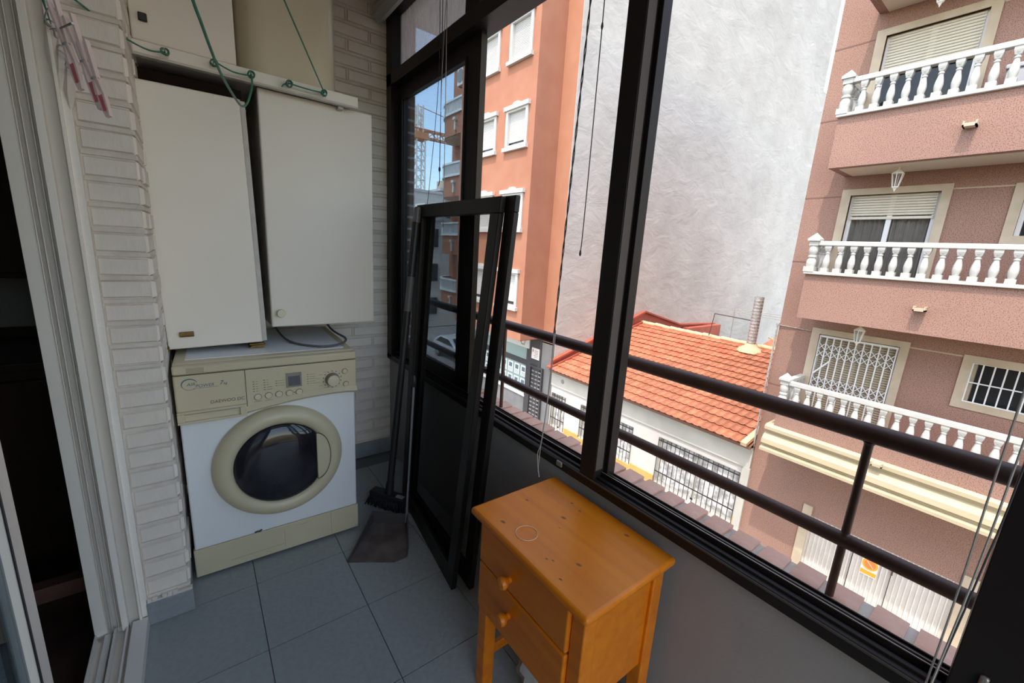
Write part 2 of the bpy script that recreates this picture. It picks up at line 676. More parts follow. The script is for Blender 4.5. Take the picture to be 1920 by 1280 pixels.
# floor: cement bed and every tile
floor = struct('floor', MB().box(-.36, 1.0, Y0, 2.55, -.06, -.008), GROUT)
tm = mesh_of('tile', MB().box(-.1585, .1585, -.1618, .1618, -.008, 0), TILE)
ms = []
for i in range(-1, 4):
    for j in range(-8, 4):
        x0, x1 = .0915 + .3205 * (i - 1), .0915 + .3205 * i
        y0, y1 = 1.313 + .3265 * (j - 1), 1.313 + .3265 * j
        x0, x1 = max(x0, -.225), min(x1, XW)
        y0, y1 = max(y0, Y0), min(y1, YB)
        if x1 - x0 < .02 or y1 - y0 < .02:
            continue
        ms.append(T((x0 + x1) / 2, (y0 + y1) / 2, random.uniform(-.0006, 0), 0, (x1 - x0 - .0028) / .317, (y1 - y0 - .0028) / .3236, 1))
pieces('tile', tm, floor, ms)

struct('ceiling', MB().box(-.36, 1.3, Y0 - .1, 2.6, ZC, ZC + .2), PLASTER)

CP = .067     # brick course pitch
bk = mesh_of('brick', MB().box(-.5, .5, 0, .02, -.5, .5), BRICKW)


def brick_mesh(name, lx, lz, proud, matr):
    mb = MB()
    b = .0035
    # front face at y=-proud, chamfered edge
    x, z = lx / 2, lz / 2
    f0 = [(-x, 0, -z), (x, 0, -z), (x, 0, z), (-x, 0, z)]
    f1 = [(-x + b, -proud, -z + b), (x - b, -proud, -z + b), (x - b, -proud, z - b), (-x + b, -proud, z - b)]
    mb.hexa(f0, f1)
    return mesh_of(name, mb, matr)


wall_back = struct('wall_back', MB().box(-.36, 1.0, YB, YB + .12, 0, ZC), MORTW)
bs_full = brick_mesh('brick', .236, .0495, .006, BRICKW)
ms = []
bead = MB()
for k in range(int((ZC - .10) / CP)):
    z = .135 + CP * k
    x = .70 - .25 * 5 + (.115 if k % 2 else 0)
    bead.box(XN + .004, XW - .002, YB - .0055, YB, z - CP / 2 - .0062, z - CP / 2 + .0062)
    while x < XW:
        if XN + .03 < x < XW - .01:
            bead.box(x - .0042, x + .0042, YB - .005, YB, z - .0265, z + .0265)
        a, b = max(x + .006, XN + .004), min(x + .25 - .006, XW - .002)
        if b - a > .02:
            ms.append(T((a + b) / 2, YB, z + random.uniform(-.001, .001), 0, (b - a) / .236, random.uniform(.6, 1.2), 1, 0, random.uniform(-.004, .004)))
        x += .25
pieces('brick', bs_full, wall_back, ms)
bd = struct('mortar_joint', bead, MORTW, wall_back, bevel=.0015, seg=1)
bd['kind'] = 'stuff'

# left wall of the niche (a brick pier whose end faces the camera)
wall_left = struct('wall_left', MB().box(-.222, XN, 1.646, YB, 0, ZC), MORTW)
ms = []
bead = MB()
head = brick_mesh('brick', .236, .0495, .007, BRICKW)
for k in range(int((ZC - .10) / CP)):
    z = .135 + CP * k
    dz = random.uniform(-.004, .004)
    bead.hexa([(-.219, 1.640, z - CP / 2 - .0065 + dz * .3), (XN + .004, 1.640, z - CP / 2 - .0065 - dz * .3), (XN + .004, 1.640, z - CP / 2 + .0065 - dz * .3), (-.219, 1.640, z - CP / 2 + .0065 + dz * .3)], [(-.219, 1.648, z - CP / 2 - .0065), (XN + .004, 1.648, z - CP / 2 - .0065), (XN + .004, 1.648, z - CP / 2 + .0065), (-.219, 1.648, z - CP / 2 + .0065)])
    bead.box(XN, XN + .006, 1.645, YB - .004, z - CP / 2 - .0062, z - CP / 2 + .0062)
    a, b = -.219 + random.uniform(0, .006), XN - .001
    ms.append(T((a + b) / 2, 1.646, z + random.uniform(-.0015, .0015), 0, (b - a) / .236, random.uniform(.7, 1.3), 1, 0, random.uniform(-.012, .012)))
    y = 1.648 + (.0 if k % 2 else .0)
    first = .235 if k % 2 else .112
    ln = first
    while y < YB - .02:
        e = min(y + ln, YB - .003)
        ms.append(T(XN, (y + e) / 2, z + random.uniform(-.0015, .0015), PI / 2, (e - y - .013) / .236, random.uniform(.7, 1.5), 1, 0, random.uniform(-.01, .01)))
        y, ln = e, .248
pieces('brick', head, wall_left, ms)
bd = struct('mortar_joint', bead, MORTW, wall_left, bevel=.0015, seg=1)
bd['kind'] = 'stuff'
# skirting
sk = struct('baseboard_back', MB().box(XN, XW, YB - .011, YB, 0, .098), SKIRT, bevel=.002)
struct('baseboard_left', MB().box(-.224, XN + .012, 1.627, 1.640, .0, .085).box(XN, XN + .006, 1.640, YB, 0, .085), SKIRT, bevel=.002)
# uneven mortar ledge above the skirting
mbm = MB()
for i in range(9):
    x = -.222 + i * .0135
    mbm.box(x, x + .0145, 1.630, 1.647, .085, .085 + random.uniform(.006, .018))
struct('trim_1', mbm, MORTW)

# rough filled plaster where the hooks go, left of the pier
mbp = MB()
for i, (x, z, h) in enumerate([(-.2325, 1.775, .10), (-.221, 1.73, .085), (-.2105, 1.69, .085)]):
    mbp.tube([(x, 1.632, z + .05), (x - .004, 1.630, z), (x - .010, 1.629, z - .05), (x - .012, 1.632, z - h)], [.004, .012, .010, .003], 7)
struct('trim_2', mbp, MORTW, wall_left, smooth=True)['label'] = 'lumpy filler under the hooks'
struct('trim_3', MB().box(-.240, -.2205, 1.630, 1.66, 0.04, ZC), PLASTER)

# sliding door to the flat: jamb profile, track, leaves
door = struct('door_1', MB().box(-.353, -.238, 1.642, 1.70, 0, ZC), ALUW)
jb = MB()
for x0, x1, y in ((-.352, -.322, 1.626), (-.2955, -.2935, 1.622), (-.3105, -.3085, 1.622), (-.3215, -.3195, 1.622), (-.286, -.270, 1.612), (-.243, -.2365, 1.618)):
    jb.box(x0, x1, y, 1.643, .03, ZC)
struct('door_jamb', jb, ALUW, door, bevel=.0015)
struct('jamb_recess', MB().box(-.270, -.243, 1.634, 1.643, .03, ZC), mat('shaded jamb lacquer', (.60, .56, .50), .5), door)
struct('brush_seal', MB().box(-.3195, -.3105, 1.638, 1.643, .03, ZC).box(-.3085, -.2955, 1.638, 1.643, .03, ZC).box(-.2935, -.286, 1.638, 1.643, .03, ZC), mat('grey brush seal', (.50, .48, .45), .9), door)
tr = MB().box(-.352, -.2215, Y0, 1.64, 0, .012)
for x0, x1, h in ((-.352, -.347, .042), (-.330, -.312, .030), (-.306, -.300, .042), (-.276, -.270, .042), (-.262, -.2215, .042)):
    tr.box(x0, x1, Y0, 1.625, .01, h)
struct('door_track', tr, ALUW, door, bevel=.0015)
lf = struct('door_leaf', MB().frame('x', -.318, -.292, .12, 1.045, .045, 2.45, .055), ALUW, door, bevel=.002)
struct('glass_pane', MB().box(-.306, -.304, .17, .992, .1, 2.40), GLASS, lf)
struct('gasket', MB().box(-.292, -.290, .988, .994, .05, 2.42), BLACKPL, lf)
lf2 = struct('door_leaf', MB().frame('x', -.348, -.322, .02, .97, .045, 2.45, .15, .075), ALUW, door, bevel=.002)
struct('glass_pane', MB().box(-.336, -.334, .07, .92, .1, 2.40), GLASS, lf2)
struct('door_head', MB().box(-.36, -.22, Y0, 1.66, 2.45, ZC), ALUW, door)

# dark kitchen seen through the door
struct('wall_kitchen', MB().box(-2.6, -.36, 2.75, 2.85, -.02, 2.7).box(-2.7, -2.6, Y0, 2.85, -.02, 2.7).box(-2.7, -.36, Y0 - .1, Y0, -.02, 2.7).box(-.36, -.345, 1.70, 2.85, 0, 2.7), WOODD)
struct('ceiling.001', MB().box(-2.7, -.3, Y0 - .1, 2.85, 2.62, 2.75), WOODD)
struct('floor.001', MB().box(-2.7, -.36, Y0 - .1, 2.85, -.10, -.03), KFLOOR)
struct('trim_4', MB().box(-2.6, -.352, 1.98, 2.03, -.03, .03), FLOORK)
kc = thing('kitchen_cabinet', 'dark wood kitchen base cabinet in the gloom beyond the sliding door', 'cabinet', (-1.0, 2.5, 0))
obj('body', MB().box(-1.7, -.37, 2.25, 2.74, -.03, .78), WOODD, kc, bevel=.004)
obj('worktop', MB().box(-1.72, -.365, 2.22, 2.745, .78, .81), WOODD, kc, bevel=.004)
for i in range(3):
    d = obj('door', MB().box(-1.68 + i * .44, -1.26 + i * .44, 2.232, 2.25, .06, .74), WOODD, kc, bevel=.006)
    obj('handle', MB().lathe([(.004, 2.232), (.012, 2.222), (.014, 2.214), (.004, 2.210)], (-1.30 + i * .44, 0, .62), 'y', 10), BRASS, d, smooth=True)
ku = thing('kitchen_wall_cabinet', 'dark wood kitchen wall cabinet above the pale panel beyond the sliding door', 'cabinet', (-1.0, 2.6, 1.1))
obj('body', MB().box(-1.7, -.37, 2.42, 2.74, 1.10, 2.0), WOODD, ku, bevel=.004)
for i in range(3):
    obj('door', MB().box(-1.68 + i * .44, -1.26 + i * .44, 2.402, 2.42, 1.12, 1.98), WOODD, ku, bevel=.006)
obj_p = obj('splashback_panel', MB().box(-1.4, -.42, 2.725, 2.735, .86, 1.085), PALE, bevel=.02, seg=3)
tag(obj_p, 'pale grey panel with rounded corners behind the dark kitchen worktop', 'splashback')

# ------------------------------------------------------------------ window wall
struct('wall_right', MB().box(XW, 1.0, Y0, YB + .1, -.05, .628).box(XW, 1.0, Y0, YB + .1, 2.52, ZC + .1), PARAPET)
XF = .908
win = MB()
win.box(XF - .004, .925, Y0, YB, .628, .662)                 # inner lower band
win.box(XF + .008, 1.0, Y0, YB, .628, .648)                   # track bed
for x0, x1, z in ((.918, .930, .668), (.9385, .9415, .678), (.949, .952, .676), (.962, .965, .672), (.985, .990, .664)):
    win.box(x0, x1, Y0, YB, .64, z)
win.box(XF - .004, 1.0, YB - .072, YB, .64, 2.50)             # left jamb
win.box(XF - .004, 1.0, Y0, YB, 2.132, 2.192)                 # transom
win.box(XF - .004, 1.0, Y0, YB, 2.47, 2.53)                   # head
MULL = (.732, -.115)
for y in MULL:
    w = .058 if y > 0 else .098
    win.box(XF - .002, .965, y, y + w, .64, 2.14)
    win.box(.950, .985, y - .014, y + w, .66, 2.14)
for y in (1.50, .70, -.11):
    win.box(XF, .985, y, y + .10, 2.18, 2.48)
win.box(XF - .004, 1.0, Y0, Y0 + .06, .64, 2.50)
window = struct('window_1', win, ALUB, bevel=.0022)
obj('track_edge', MB().box(.9388, .9412, .79, YB - .08, .6775, .6792).box(.9388, .9412, -.03, .73, .6775, .6792).box(.952, .9535, -.03, .73, .6755, .677), ALUG, window, label='bare metal edge of the sliding track')
obj('weather_strip', MB().box(XF - .006, XF - .003, Y0 + .1, YB - .1, .655, .660), mat('dull bronze edge', (.07, .06, .05), .5), window)
# sliding sash pushed to the far end
ss = obj('sash', MB().box(.944, .972, 1.535, 2.355, 2.062, 2.135).box(.944, .972, 1.535, 1.645, .67, 2.07).box(.944, .972, 2.285, 2.355, .67, 2.07).box(.944, .972, 1.535, 2.355, .67, .74), ALUB, window, bevel=.003)
obj('glazing_bead', MB().frame('x', .938, .946, 1.63, 2.30, .735, 2.068, .012), ALUB, ss)
obj('glass_pane', MB().box(.957, .960, 1.64, 2.29, .735, 2.07), GLASS, ss)
obj('sash_edge', MB().box(.945, .971, 1.531, 1.5355, .68, 2.12), mat('sash edge painted sunlight', (.06, .045, .03), .5, spec=.2), ss)  # sunlight on the stile's side, put into a lighter brown colour
# fixed top lights
for a, b in ((1.60, 2.352), (.80, 1.50), (-.01, .70), (-.93, -.11)):
    obj('glass_pane', MB().box(.956, .959, a, b, 2.192, 2.47), GLASSF, window)
obj('mullion_face', MB().box(.9085, .940, .7295, .732, .69, 2.13), mat('mullion lit face', (.085, .068, .055), .6, spec=.2), window, label='inner side of the mullion, coloured lighter brown as if lit')  # light falling on this side is painted as a lighter brown
obj('latch', MB().box(XF - .012, XF - .004, .86, .885, .640, .658), ALUG, window, bevel=.003)
obj('latch', MB().box(.900, .91, -.055, -.045, .70, .735), ALUG, window, bevel=.003)
# a second sash slid behind the near mullion
s2 = obj('sash', MB().frame('x', .944, .972, -.80, -.045, .67, 2.135, .07), ALUB, window, bevel=.003)
obj('glass_pane', MB().box(.957, .960, -.73, -.10, .735, 2.07), GLASS, s2)
# open end of the gallery behind the camera
w2 = struct('window_2', MB().frame('y', Y0 - .05, Y0, -.36, 1.0, .02, 2.53, .05), ALUB)

# outside: coping of bricks on edge, rail, dividing brick fin, own facade above and below
sill = struct('trim_5', MB().box(1.0, 1.232, Y0, 2.46, .44, .541), CEMENT)
sb = mesh_of('brick', MB().box(-.1175, .1175, -.0305, .0305, -.055, 0), SILLB)
ms = []
y = Y0 + .05
while y < 2.44:
    ms.append(T(1.1175 + random.uniform(-.004, .004), y, .55 + random.uniform(-.004, .004), random.uniform(-.02, .02), 1, random.uniform(.95, 1.05), 1, random.uniform(.0, .07)))
    y += .0795
pieces('brick', sb, sill, ms)
rail = thing('handrail', 'brown tubular double handrail outside the window', 'railing', (1.17, .2, .53))
obj('top_rail', MB().tube([(1.17, Y0, .972), (1.17, 2.45, .972)], .0215, 20), RAIL, rail, smooth=True)
obj('lower_rail', MB().tube([(1.17, Y0, .702), (1.17, 2.45, .702)], .0175, 20), RAIL, rail, smooth=True)
for yy in (1.574, .19):
    obj('post', MB().tube([(1.17, yy, .525), (1.17, yy, .96)], .0088, 12).lathe([(.012, .716), (.0088, .722)], (1.17, yy, 0), 'z', 12).lathe([(.0088, .945), (.012, .952)], (1.17, yy, 0), 'z', 12), RAIL, rail, smooth=True)
fin = struct('wall_end', MB().box(.99, 1.088, 2.462, 2.60, .4, 3.2), MORTB)
fb = mesh_of('brick', MB().box(-.052, .041, -.006, .10, -.0265, .0265), BRICKB)
pieces('brick', fb, fin, [T(1.042 + random.uniform(-.002, .002), 2.462, .44 + CP * k) for k in range(40)])
struct('wall_outer', MB().box(.925, 1.0, 2.53, 9, -5.7, 5).box(1.0, 1.22, Y0, 9, -5.7, .44).box(.925, 1.02, Y0, 2.6, 2.78, 5.0).box(-6, .95, Y0, 9, 3.0, 5.0), OWNWALL)

# ------------------------------------------------------------------ THE STREET
ground = struct('ground', MB().box(1.22, 80, -40, 120, -5.95, -5.75), ROAD)
struct('pavement', MB().box(9.3, 10.9, -20, 17.5, -5.75, -5.63).box(1.22, 2.3, -20, 40, -5.75, -5.63), PAVE)

# ---------------- pink apartment building opposite
PX, PF = 10.9, 9.9
pink = thing('pink_apartment_building', 'pink stone chip apartment building with white balustraded balconies, across the street', 'building', (10.9, 0, -5.7))
YL, YR = 3.85, -6.5
holes = []
FL = (-2.40, .50, 3.40)                    # balcony floor levels
for z in FL:
    holes.append((1.69, 3.03, z, z + 2.34))
    holes.append((-.65, .70, z + 1.45, z + 2.27))
obj('wall', MB().walled(PX, PX + .30, YR, YL, -2.4, 9.0, holes), PINK, pink)
obj('wall', MB().box(PX, PX + .30, 2.60, YL, -5.7, -2.4).box(PX, PX + .3, YR, -.12, -5.7, -2.4).box(PX, PX + .3, -.12, 2.6, -4.0, -2.4), PINK, pink, label='plain wall at garage level')
obj('side_wall', MB().box(PX + .30, 22, YL - .25, YL, -5.7, 9.0), PINK, pink)
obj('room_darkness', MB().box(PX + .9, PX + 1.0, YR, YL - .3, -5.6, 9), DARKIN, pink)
JM = mat('joint pink', (.20, .11, .085), .9)
for z in (5.73, 4.37, 2.83, 1.47, -.03, -1.43):
    obj('render_joint', MB().box(PX - .004, PX, 3.18, YL, z - .012, z + .012), JM, pink)
for z in (2.87, -.04, 5.77):
    obj('render_joint', MB().box(PX - .006, PX, .83, 1.555, z - .012, z + .012), CREAMSTONE, pink)

bal_prof = [(.052, 0), (.055, .02), (.052, .06), (.040, .075), (.046, .10), (.056, .15), (.058, .19), (.050, .25), (.034, .32), (.030, .345), (.040, .355), (.040, .372), (.030, .38), (.034, .40), (.050, .43), (.054, .45), (.054, .50)]


def baluster_mb():
    mb = MB()
    mb.lathe(bal_prof[3:-2], (0, 0, 0), 'z', 12)
    mb.box(-.058, .058, -.058, .058, 0, .075)
    mb.hexa([(-.034, -.034, .395), (.034, -.034, .395), (.034, .034, .395), (-.034, .034, .395)], [(-.052, -.052, .46), (.052, -.052, .46), (.052, .052, .46), (-.052, .052, .46)])
    mb.box(-.052, .052, -.052, .052, .46, .505)
    return mb


BAL = mesh_of('baluster', baluster_mb(), WHITEBAL, True)


def newel_mb(x, y, z):
    mb = MB()
    mb.box(x - .09, x + .09, y - .09, y + .09, z, z + .10)
    mb.lathe([(.075, .10), (.085, .15), (.080, .22), (.055, .27), (.075, .285), (.075, .31), (.055, .325), (.070, .36), (.085, .42), (.075, .48), (.06, .51)], (x, y, z), 'z', 14)
    mb.box(x - .075, x + .075, y - .075, y + .075, z + .51, z + .60)
    mb.box(x - .105, x + .105, y - .105, y + .105, z + .60, z + .64)
    c = [(x - .105, y - .105, z + .64), (x + .105, y - .105, z + .64), (x + .105, y + .105, z + .64), (x - .105, y + .105, z + .64)]
    mb.add(c + [(x, y, z + .76)], [(0, 1, 4), (1, 2, 4), (2, 3, 4), (3, 0, 4), (3, 2, 1, 0)])
    return mb


for fi, z in enumerate(FL):
    top = z + .72                     # top of the solid parapet
    bot = z - .17
    yl = 3.22
    if fi == 0:
        bot = z + .25
    sl = MB().box(PF, PX, YR, yl, bot, bot + .17)
    sl.box(PF, PF + .12, YR, yl, bot + .17, top).box(PF + .12, PX, yl - .12, yl, bot + .17, top)
    obj('balcony', sl, PINK, pink)
    if fi:
        obj('soffit', MB().box(PF + .13, PX, YR, yl - .14, bot - .01, bot), SOFFIT, pink)
    bl = obj('balustrade', MB().box(PF - .06, PF + .10, YR, yl + .03, top, top + .06).box(PF - .045, PF + .085, YR, yl - .05, top + .565, top + .65)
             .box(PF + .10, PX, yl - .12, yl + .03, top, top + .06).box(PF + .085, PX, yl - .10, yl + .015, top + .565, top + .65), WHITEBAL, pink, bevel=.008)
    obj('newel_post', newel_mb(PF + .02, yl - .05, top + .05), WHITEBAL, bl, smooth=True)
    ms = [T(PF + .02, 2.92 - .2 * k, top + .06) for k in range(18 if fi else 17)]
    ms += [T(PF + .27 + .2 * k, yl - .045, top + .06) for k in range(4)]
    pieces('baluster', BAL, bl, ms)
    obj('drain_spout', MB().box(PF - .16, PF + .02, 1.33, 1.35, top - .49, top - .41).box(PF - .16, PF + .02, 1.47, 1.49, top - .49, top - .41).box(PF - .16, PF + .02, 1.33, 1.49, top - .49, top - .465).box(PF - .158, PF + .01, 1.35, 1.47, top - .47, top - .44), CREAMSTONE, pink)
    # balcony door
    dr = obj('window_surround', MB().box(PX - .03, PX + .05, 1.555, 1.69, z, z + 2.46).box(PX - .03, PX + .05, 3.03, 3.18, z, z + 2.46).box(PX - .03, PX + .05, 1.69, 3.03, z + 2.34, z + 2.46), CREAMSTONE, pink)
    obj('window_frame', MB().box(PX + .08, PX + .14, 1.69, 1.76, z, z + 2.34).box(PX + .08, PX + .14, 2.96, 3.03, z, z + 2.34).box(PX + .08, PX + .13, 2.32, 2.40, z, z + 2.34), WHITEPVC, dr)
    obj('pane', MB().box(PX + .105, PX + .11, 1.74, 2.98, z, z + 2.3), glass_mat('pane glass', (.8, .82, .82), .03), dr)
    drop = (2.32, .42, .66)[fi]
    shm = MB()
    for k in range(int(drop / .05)):
        zz = z + 2.34 - .05 * k
        shm.prism([(PX + .075, zz - .05), (PX + .062, zz - .04), (PX + .060, zz - .025), (PX + .066, zz - .008), (PX + .078, zz - .004)], 'y', 1.735, 2.985)
    shm.box(PX + .055, PX + .08, 1.735, 2.985, z + 2.34 - drop - .05, z + 2.34 - drop)
    obj('roller_shutter', shm, SHUT if fi else mat('beige shutter', (.42, .36, .26), .6), dr)
    if fi == 1:
        for (c0, c1) in ((1.74, 2.34), (2.38, 3.0)):
            cm = MB()
            n = 34
            pa = [(PX + .17 + .03 * math.sin(i * 1.55) + .012 * math.sin(i * .7), c0 + (c1 - c0) * i / n) for i in range(n + 1)]
            for i in range(n):
                cm.add([(pa[i][0], pa[i][1], z), (pa[i + 1][0], pa[i + 1][1], z), (pa[i + 1][0], pa[i + 1][1], z + 2.2), (pa[i][0], pa[i][1], z + 2.2)], [(0, 1, 2, 3)])
            obj('curtain', cm, CURT, dr, smooth=True)
    if fi == 0:
        gm = MB()
        gx = PX + .0
        for k in range(11):
            yy = 1.72 + .129 * k
            gm.box(gx - .01, gx + .015, yy - .011, yy + .011, z, z + 2.30)
        for zc in (z + .32, z + 1.24, z + 2.0):
            for k in range(10):
                ya, yb = 1.72 + .129 * k, 1.72 + .129 * (k + 1)
                for (za, zb) in ((zc - .16, zc), (zc, zc + .16)):
                    gm.bar((gx, ya, za), (gx, yb, zb), .012, .014, (1, 0, 0)).bar((gx - .006, ya, zb), (gx - .006, yb, za), .012, .014, (1, 0, 0))
        gm.box(gx - .012, gx + .02, 1.70, 3.02, z + 2.28, z + 2.32)
        gm.bar((gx - .02, 3.0, z + 1.45), (gx - .02, 2.75, z + 1.78), .03, .02, (1, 0, 0))
        obj('folding_grille', gm, WHITEPVC, dr)
    # small window to the right
    wz = z + 1.45
    wr = obj('window_surround', MB().frame('x', PX - .03, PX + .05, -.78, .83, wz - .02, wz + .95, .13), CREAMSTONE, pink)
    obj('pane', MB().box(PX + .2, PX + .21, -.65, .70, wz, wz + .82), GLASSO, wr)
    if fi == 0:
        gb = MB().frame('x', PX - .02, PX + .005, -.65, .70, wz + .11, wz + .83, .018)
        for k in range(1, 10):
            gb.box(PX - .015, PX, .70 - .135 * k - .010, .70 - .135 * k + .010, wz + .11, wz + .82)
        gb.box(PX - .012, PX + .002, -.65, .70, wz + .46, wz + .48)
        obj('window_grille', gb, WHITEPVC, wr)
        obj('inner_reveal', MB().box(PX + .05, PX + .2, .64, .70, wz, wz + .82), CREAMSTONE, wr)
    else:
        obj('window_frame', MB().frame('x', PX + .08, PX + .14, -.65, .70, wz, wz + .82, .06), WHITEPVC, wr)
# underside of the next balcony up
obj('balcony', MB().box(PF, PX, YR, 3.22, 6.17, 6.34).box(PF, PF + .12, YR, 3.22, 6.34, 7.1), PINK, pink)
obj('soffit', MB().box(PF + .13, PX, YR, 3.08, 6.16, 6.17), SOFFIT, pink)
# moulded cornice above the garage
prof = [(PX, -2.08), (PF - .02, -2.08), (PF - .09, -2.12), (PF - .09, -2.19), (PF - .02, -2.21), (PF + .0, -2.28), (PF - .06, -2.33), (PF - .13, -2.40), (PF - .14, -2.50), (PF - .06, -2.55), (PF - .06, -2.58), (PF - .16, -2.61), (PF - .16, -2.67), (PX, -2.67)]
obj('cornice', MB().prism(prof, 'y', YR, 3.36), CORNICE, pink)
# garage
gx = PX - .0
obj('garage_surround', MB().box(gx - .04, gx + .1, 2.42, 2.60, -5.7, -4.0), CREAMSTONE, pink)
obj('garage_surround', MB().box(gx - .04, gx + .1, -.28, .02, -5.7, -4.0), CREAMSTONE, pink)
obj('garage_lintel', MB().box(gx - .001, gx + .1, .02, 2.42, -4.23, -4.0), PINK, pink)
cr_p = []
n = 30
for k in range(n):
    ya, yb = .02 + (2.40) * k / n, .02 + (2.40) * (k + 1) / n
    w = yb - ya
    cr_p += [(gx + .03, ya), (gx + .03, ya + w * .25), (gx + .062, ya + w * .38), (gx + .062, ya + w * .87), (gx + .03, yb)]
cm = MB()
for i in range(len(cr_p) - 1):
    (xa, ya), (xb, yb) = cr_p[i], cr_p[i + 1]
    if yb - ya < 1e-6:
        continue
    cm.add([(xa, ya, -5.68), (xb, yb, -5.68), (xb, yb, -4.1), (xa, ya, -4.1)], [(0, 1, 2, 3)])
gd = obj('garage_door', cm, CORR, pink)
obj('wicket_gap', MB().box(gx + .022, gx + .032, .915, .925, -5.68, -4.46).box(gx + .022, gx + .032, 1.565, 1.575, -5.68, -4.46).box(gx + .022, gx + .032, .915, 1.575, -4.465, -4.455), DARKIN, gd)
sg = obj('no_parking_sign', MB().box(gx + .018, gx + .022, 1.12, 1.40, -4.99, -4.575), SIGNW, gd, label='faded white sign with an orange ring and red disc')
obj('sign_ring', MB().lathe([(.132, gx + .016), (.132, gx + .018)], (0, 1.26, -4.715), 'x', 32), SIGNO, sg)
obj('sign_disc', MB().lathe([(.098, gx + .0145), (.098, gx + .016)], (0, 1.26, -4.715), 'x', 32), SIGNR, sg)
obj('sign_slash', MB().bar((gx + .0135, 1.32, -4.65), (gx + .0135, 1.20, -4.78), .018, .002, (1, 0, 0)), mat('pale slash', (.85, .55, .35), .6), sg)
obj('sign_bar', MB().box(gx + .016, gx + .018, 1.13, 1.39, -4.965, -4.875), SIGNO, sg)
obj('lock', MB().box(gx + .01, gx + .03, .90, .93, -4.72, -4.62), mat('rusty lock', (.10, .05, .04), .7), gd)

# wall lanterns hanging under the balconies
LW = mat('white lantern metal', (.78, .76, .70), .5)
LG = glass_mat('lantern glass', (.85, .88, .86), .06)


def lantern(z, label):
    x, y = 10.32, 2.24
    t = thing('hanging_lantern', label, 'lantern', (x, y, z), 'hanging lanterns')
    m = MB().tube([(x, y, z), (x, y, z - .06)], .012, 8).lathe([(.02, -.05), (.045, -.07), (.095, -.11), (.10, -.125)], (x, y, z), 'z', 6)
    m.lathe([(.035, -.37), (.05, -.355), (.05, -.34)], (x, y, z), 'z', 6).lathe([(.004, -.43), (.016, -.40), (.03, -.37)], (x, y, z), 'z', 6)
    for k in range(6):
        a = 2 * PI * k / 6
        m.bar((x + .085 * math.cos(a), y + .085 * math.sin(a), z - .12), (x + .045 * math.cos(a), y + .045 * math.sin(a), z - .345), .012, .012)
    obj('lantern_frame', m, LW, t)
    obj('glass', MB().lathe([(.043, -.345), (.082, -.122)], (x, y, z), 'z', 6, False), LG, t)
    return t


lantern(6.16, 'white hanging lantern at the top edge, over the closed shutter')
lantern(3.22, 'white hanging lantern above the balcony door with curtains')
lantern(.32, 'white hanging lantern above the door with the folding grille')
gb_ = thing('balcony_box', 'pale grey box on the top balcony behind the balusters', 'box', (10.6, 1.0, 3.42))
obj('box_body', MB().box(10.4, 10.75, .55, 1.25, 3.40, 4.55), mat('pale grey plastic', (.45, .46, .50), .5), gb_, bevel=.02)
obj('box_lid', MB().box(10.38, 10.77, .53, 1.27, 4.55, 4.62), mat('pale grey plastic lid', (.47, .48, .52), .5), gb_, bevel=.015)
ant = thing('drain_pipe', 'thin grey pipe running down the left corner of the pink building', 'pipe', (10.86, 3.87, -3.2))
obj('pipe', MB().tube([(10.86, 3.875, .0), (10.86, 3.875, -3.2)], .022, 8), STEEL, ant, smooth=True)
obj('bracket', MB().box(10.83, 10.90, 3.85, 3.90, -.02, .03).box(10.83, 10.90, 3.85, 3.90, -1.3, -1.27), STEEL, ant)
obj('stay_wire', MB().tube([(10.86, 3.875, .0), (10.89, 3.2, -.03)], .008, 6), STEEL, ant)

# ---------------- low house with the tiled roof
house = thing('low_house', 'low white house with an orange tiled roof between taller buildings', 'house', (13, 7.6, -5.7))
HX = 10.9
hh = [(7.42, 9.72, -5.30, -4.02), (4.06, 6.46, -5.45, -3.95), (10.55, 11.30, -5.45, -4.05)]
obj('wall', MB().walled(HX, HX + .28, 3.86, 11.37, -5.7, -3.72, hh), WHOUSE, house)
obj('lintel', MB().box(HX - .05, HX + .28, 3.86, 11.37, -3.74, -3.12), LINTEL, house)
obj('back_wall', MB().box(21.5, 21.8, 3.86, 11.37, -5.7, -2.8), WHOUSE, house)
for (a, b, zt) in ((4.02, 4.055, -5.25), (6.5, 7.38, -5.25), (9.76, 10.5, -5.25), (7.38, 9.76, -5.34)):
    obj('dado', MB().box(HX - .03, HX, a, b, -5.7, zt), OCHRE, house)
obj('corner_post', MB().box(HX - .06, HX, 3.84, 4.02, -5.7, -3.74), LINTEL, house)
GLH = mat('blotchy window', (.34, .34, .34), .4, col2=(.75, .75, .75), vs=5, contrast=(.42, .58))
for (a, b, c, d) in hh:
    wf = obj('window_frame', MB().frame('x', HX + .10, HX + .16, a, b, c, d, .06).box(HX + .1, HX + .16, (a + b) / 2 - .04, (a + b) / 2 + .04, c, d), LINTEL, house)
    obj('pane', MB().box(HX + .14, HX + .15, a, b, c, d), GLH, wf)
    gm = MB()
    n = int((b - a) / .135)
    for k in range(n + 1):
        yy = a + (b - a) * k / n
        gm.box(HX - .035, HX - .017, yy - .006, yy + .006, c, d)
    for zz in (c + .40, d - .08):
        gm.box(HX - .04, HX - .02, a, b, zz - .014, zz + .014)
    obj('window_grille', gm, mat('black iron', (.02, .02, .022), .6), wf)
vt = obj('wall_vent', MB().lathe([(.09, HX - .055), (.09, HX - .05)], (0, 10.75, -3.45), 'x', 14), mat('vent grey', (.25, .24, .22), .8), house)
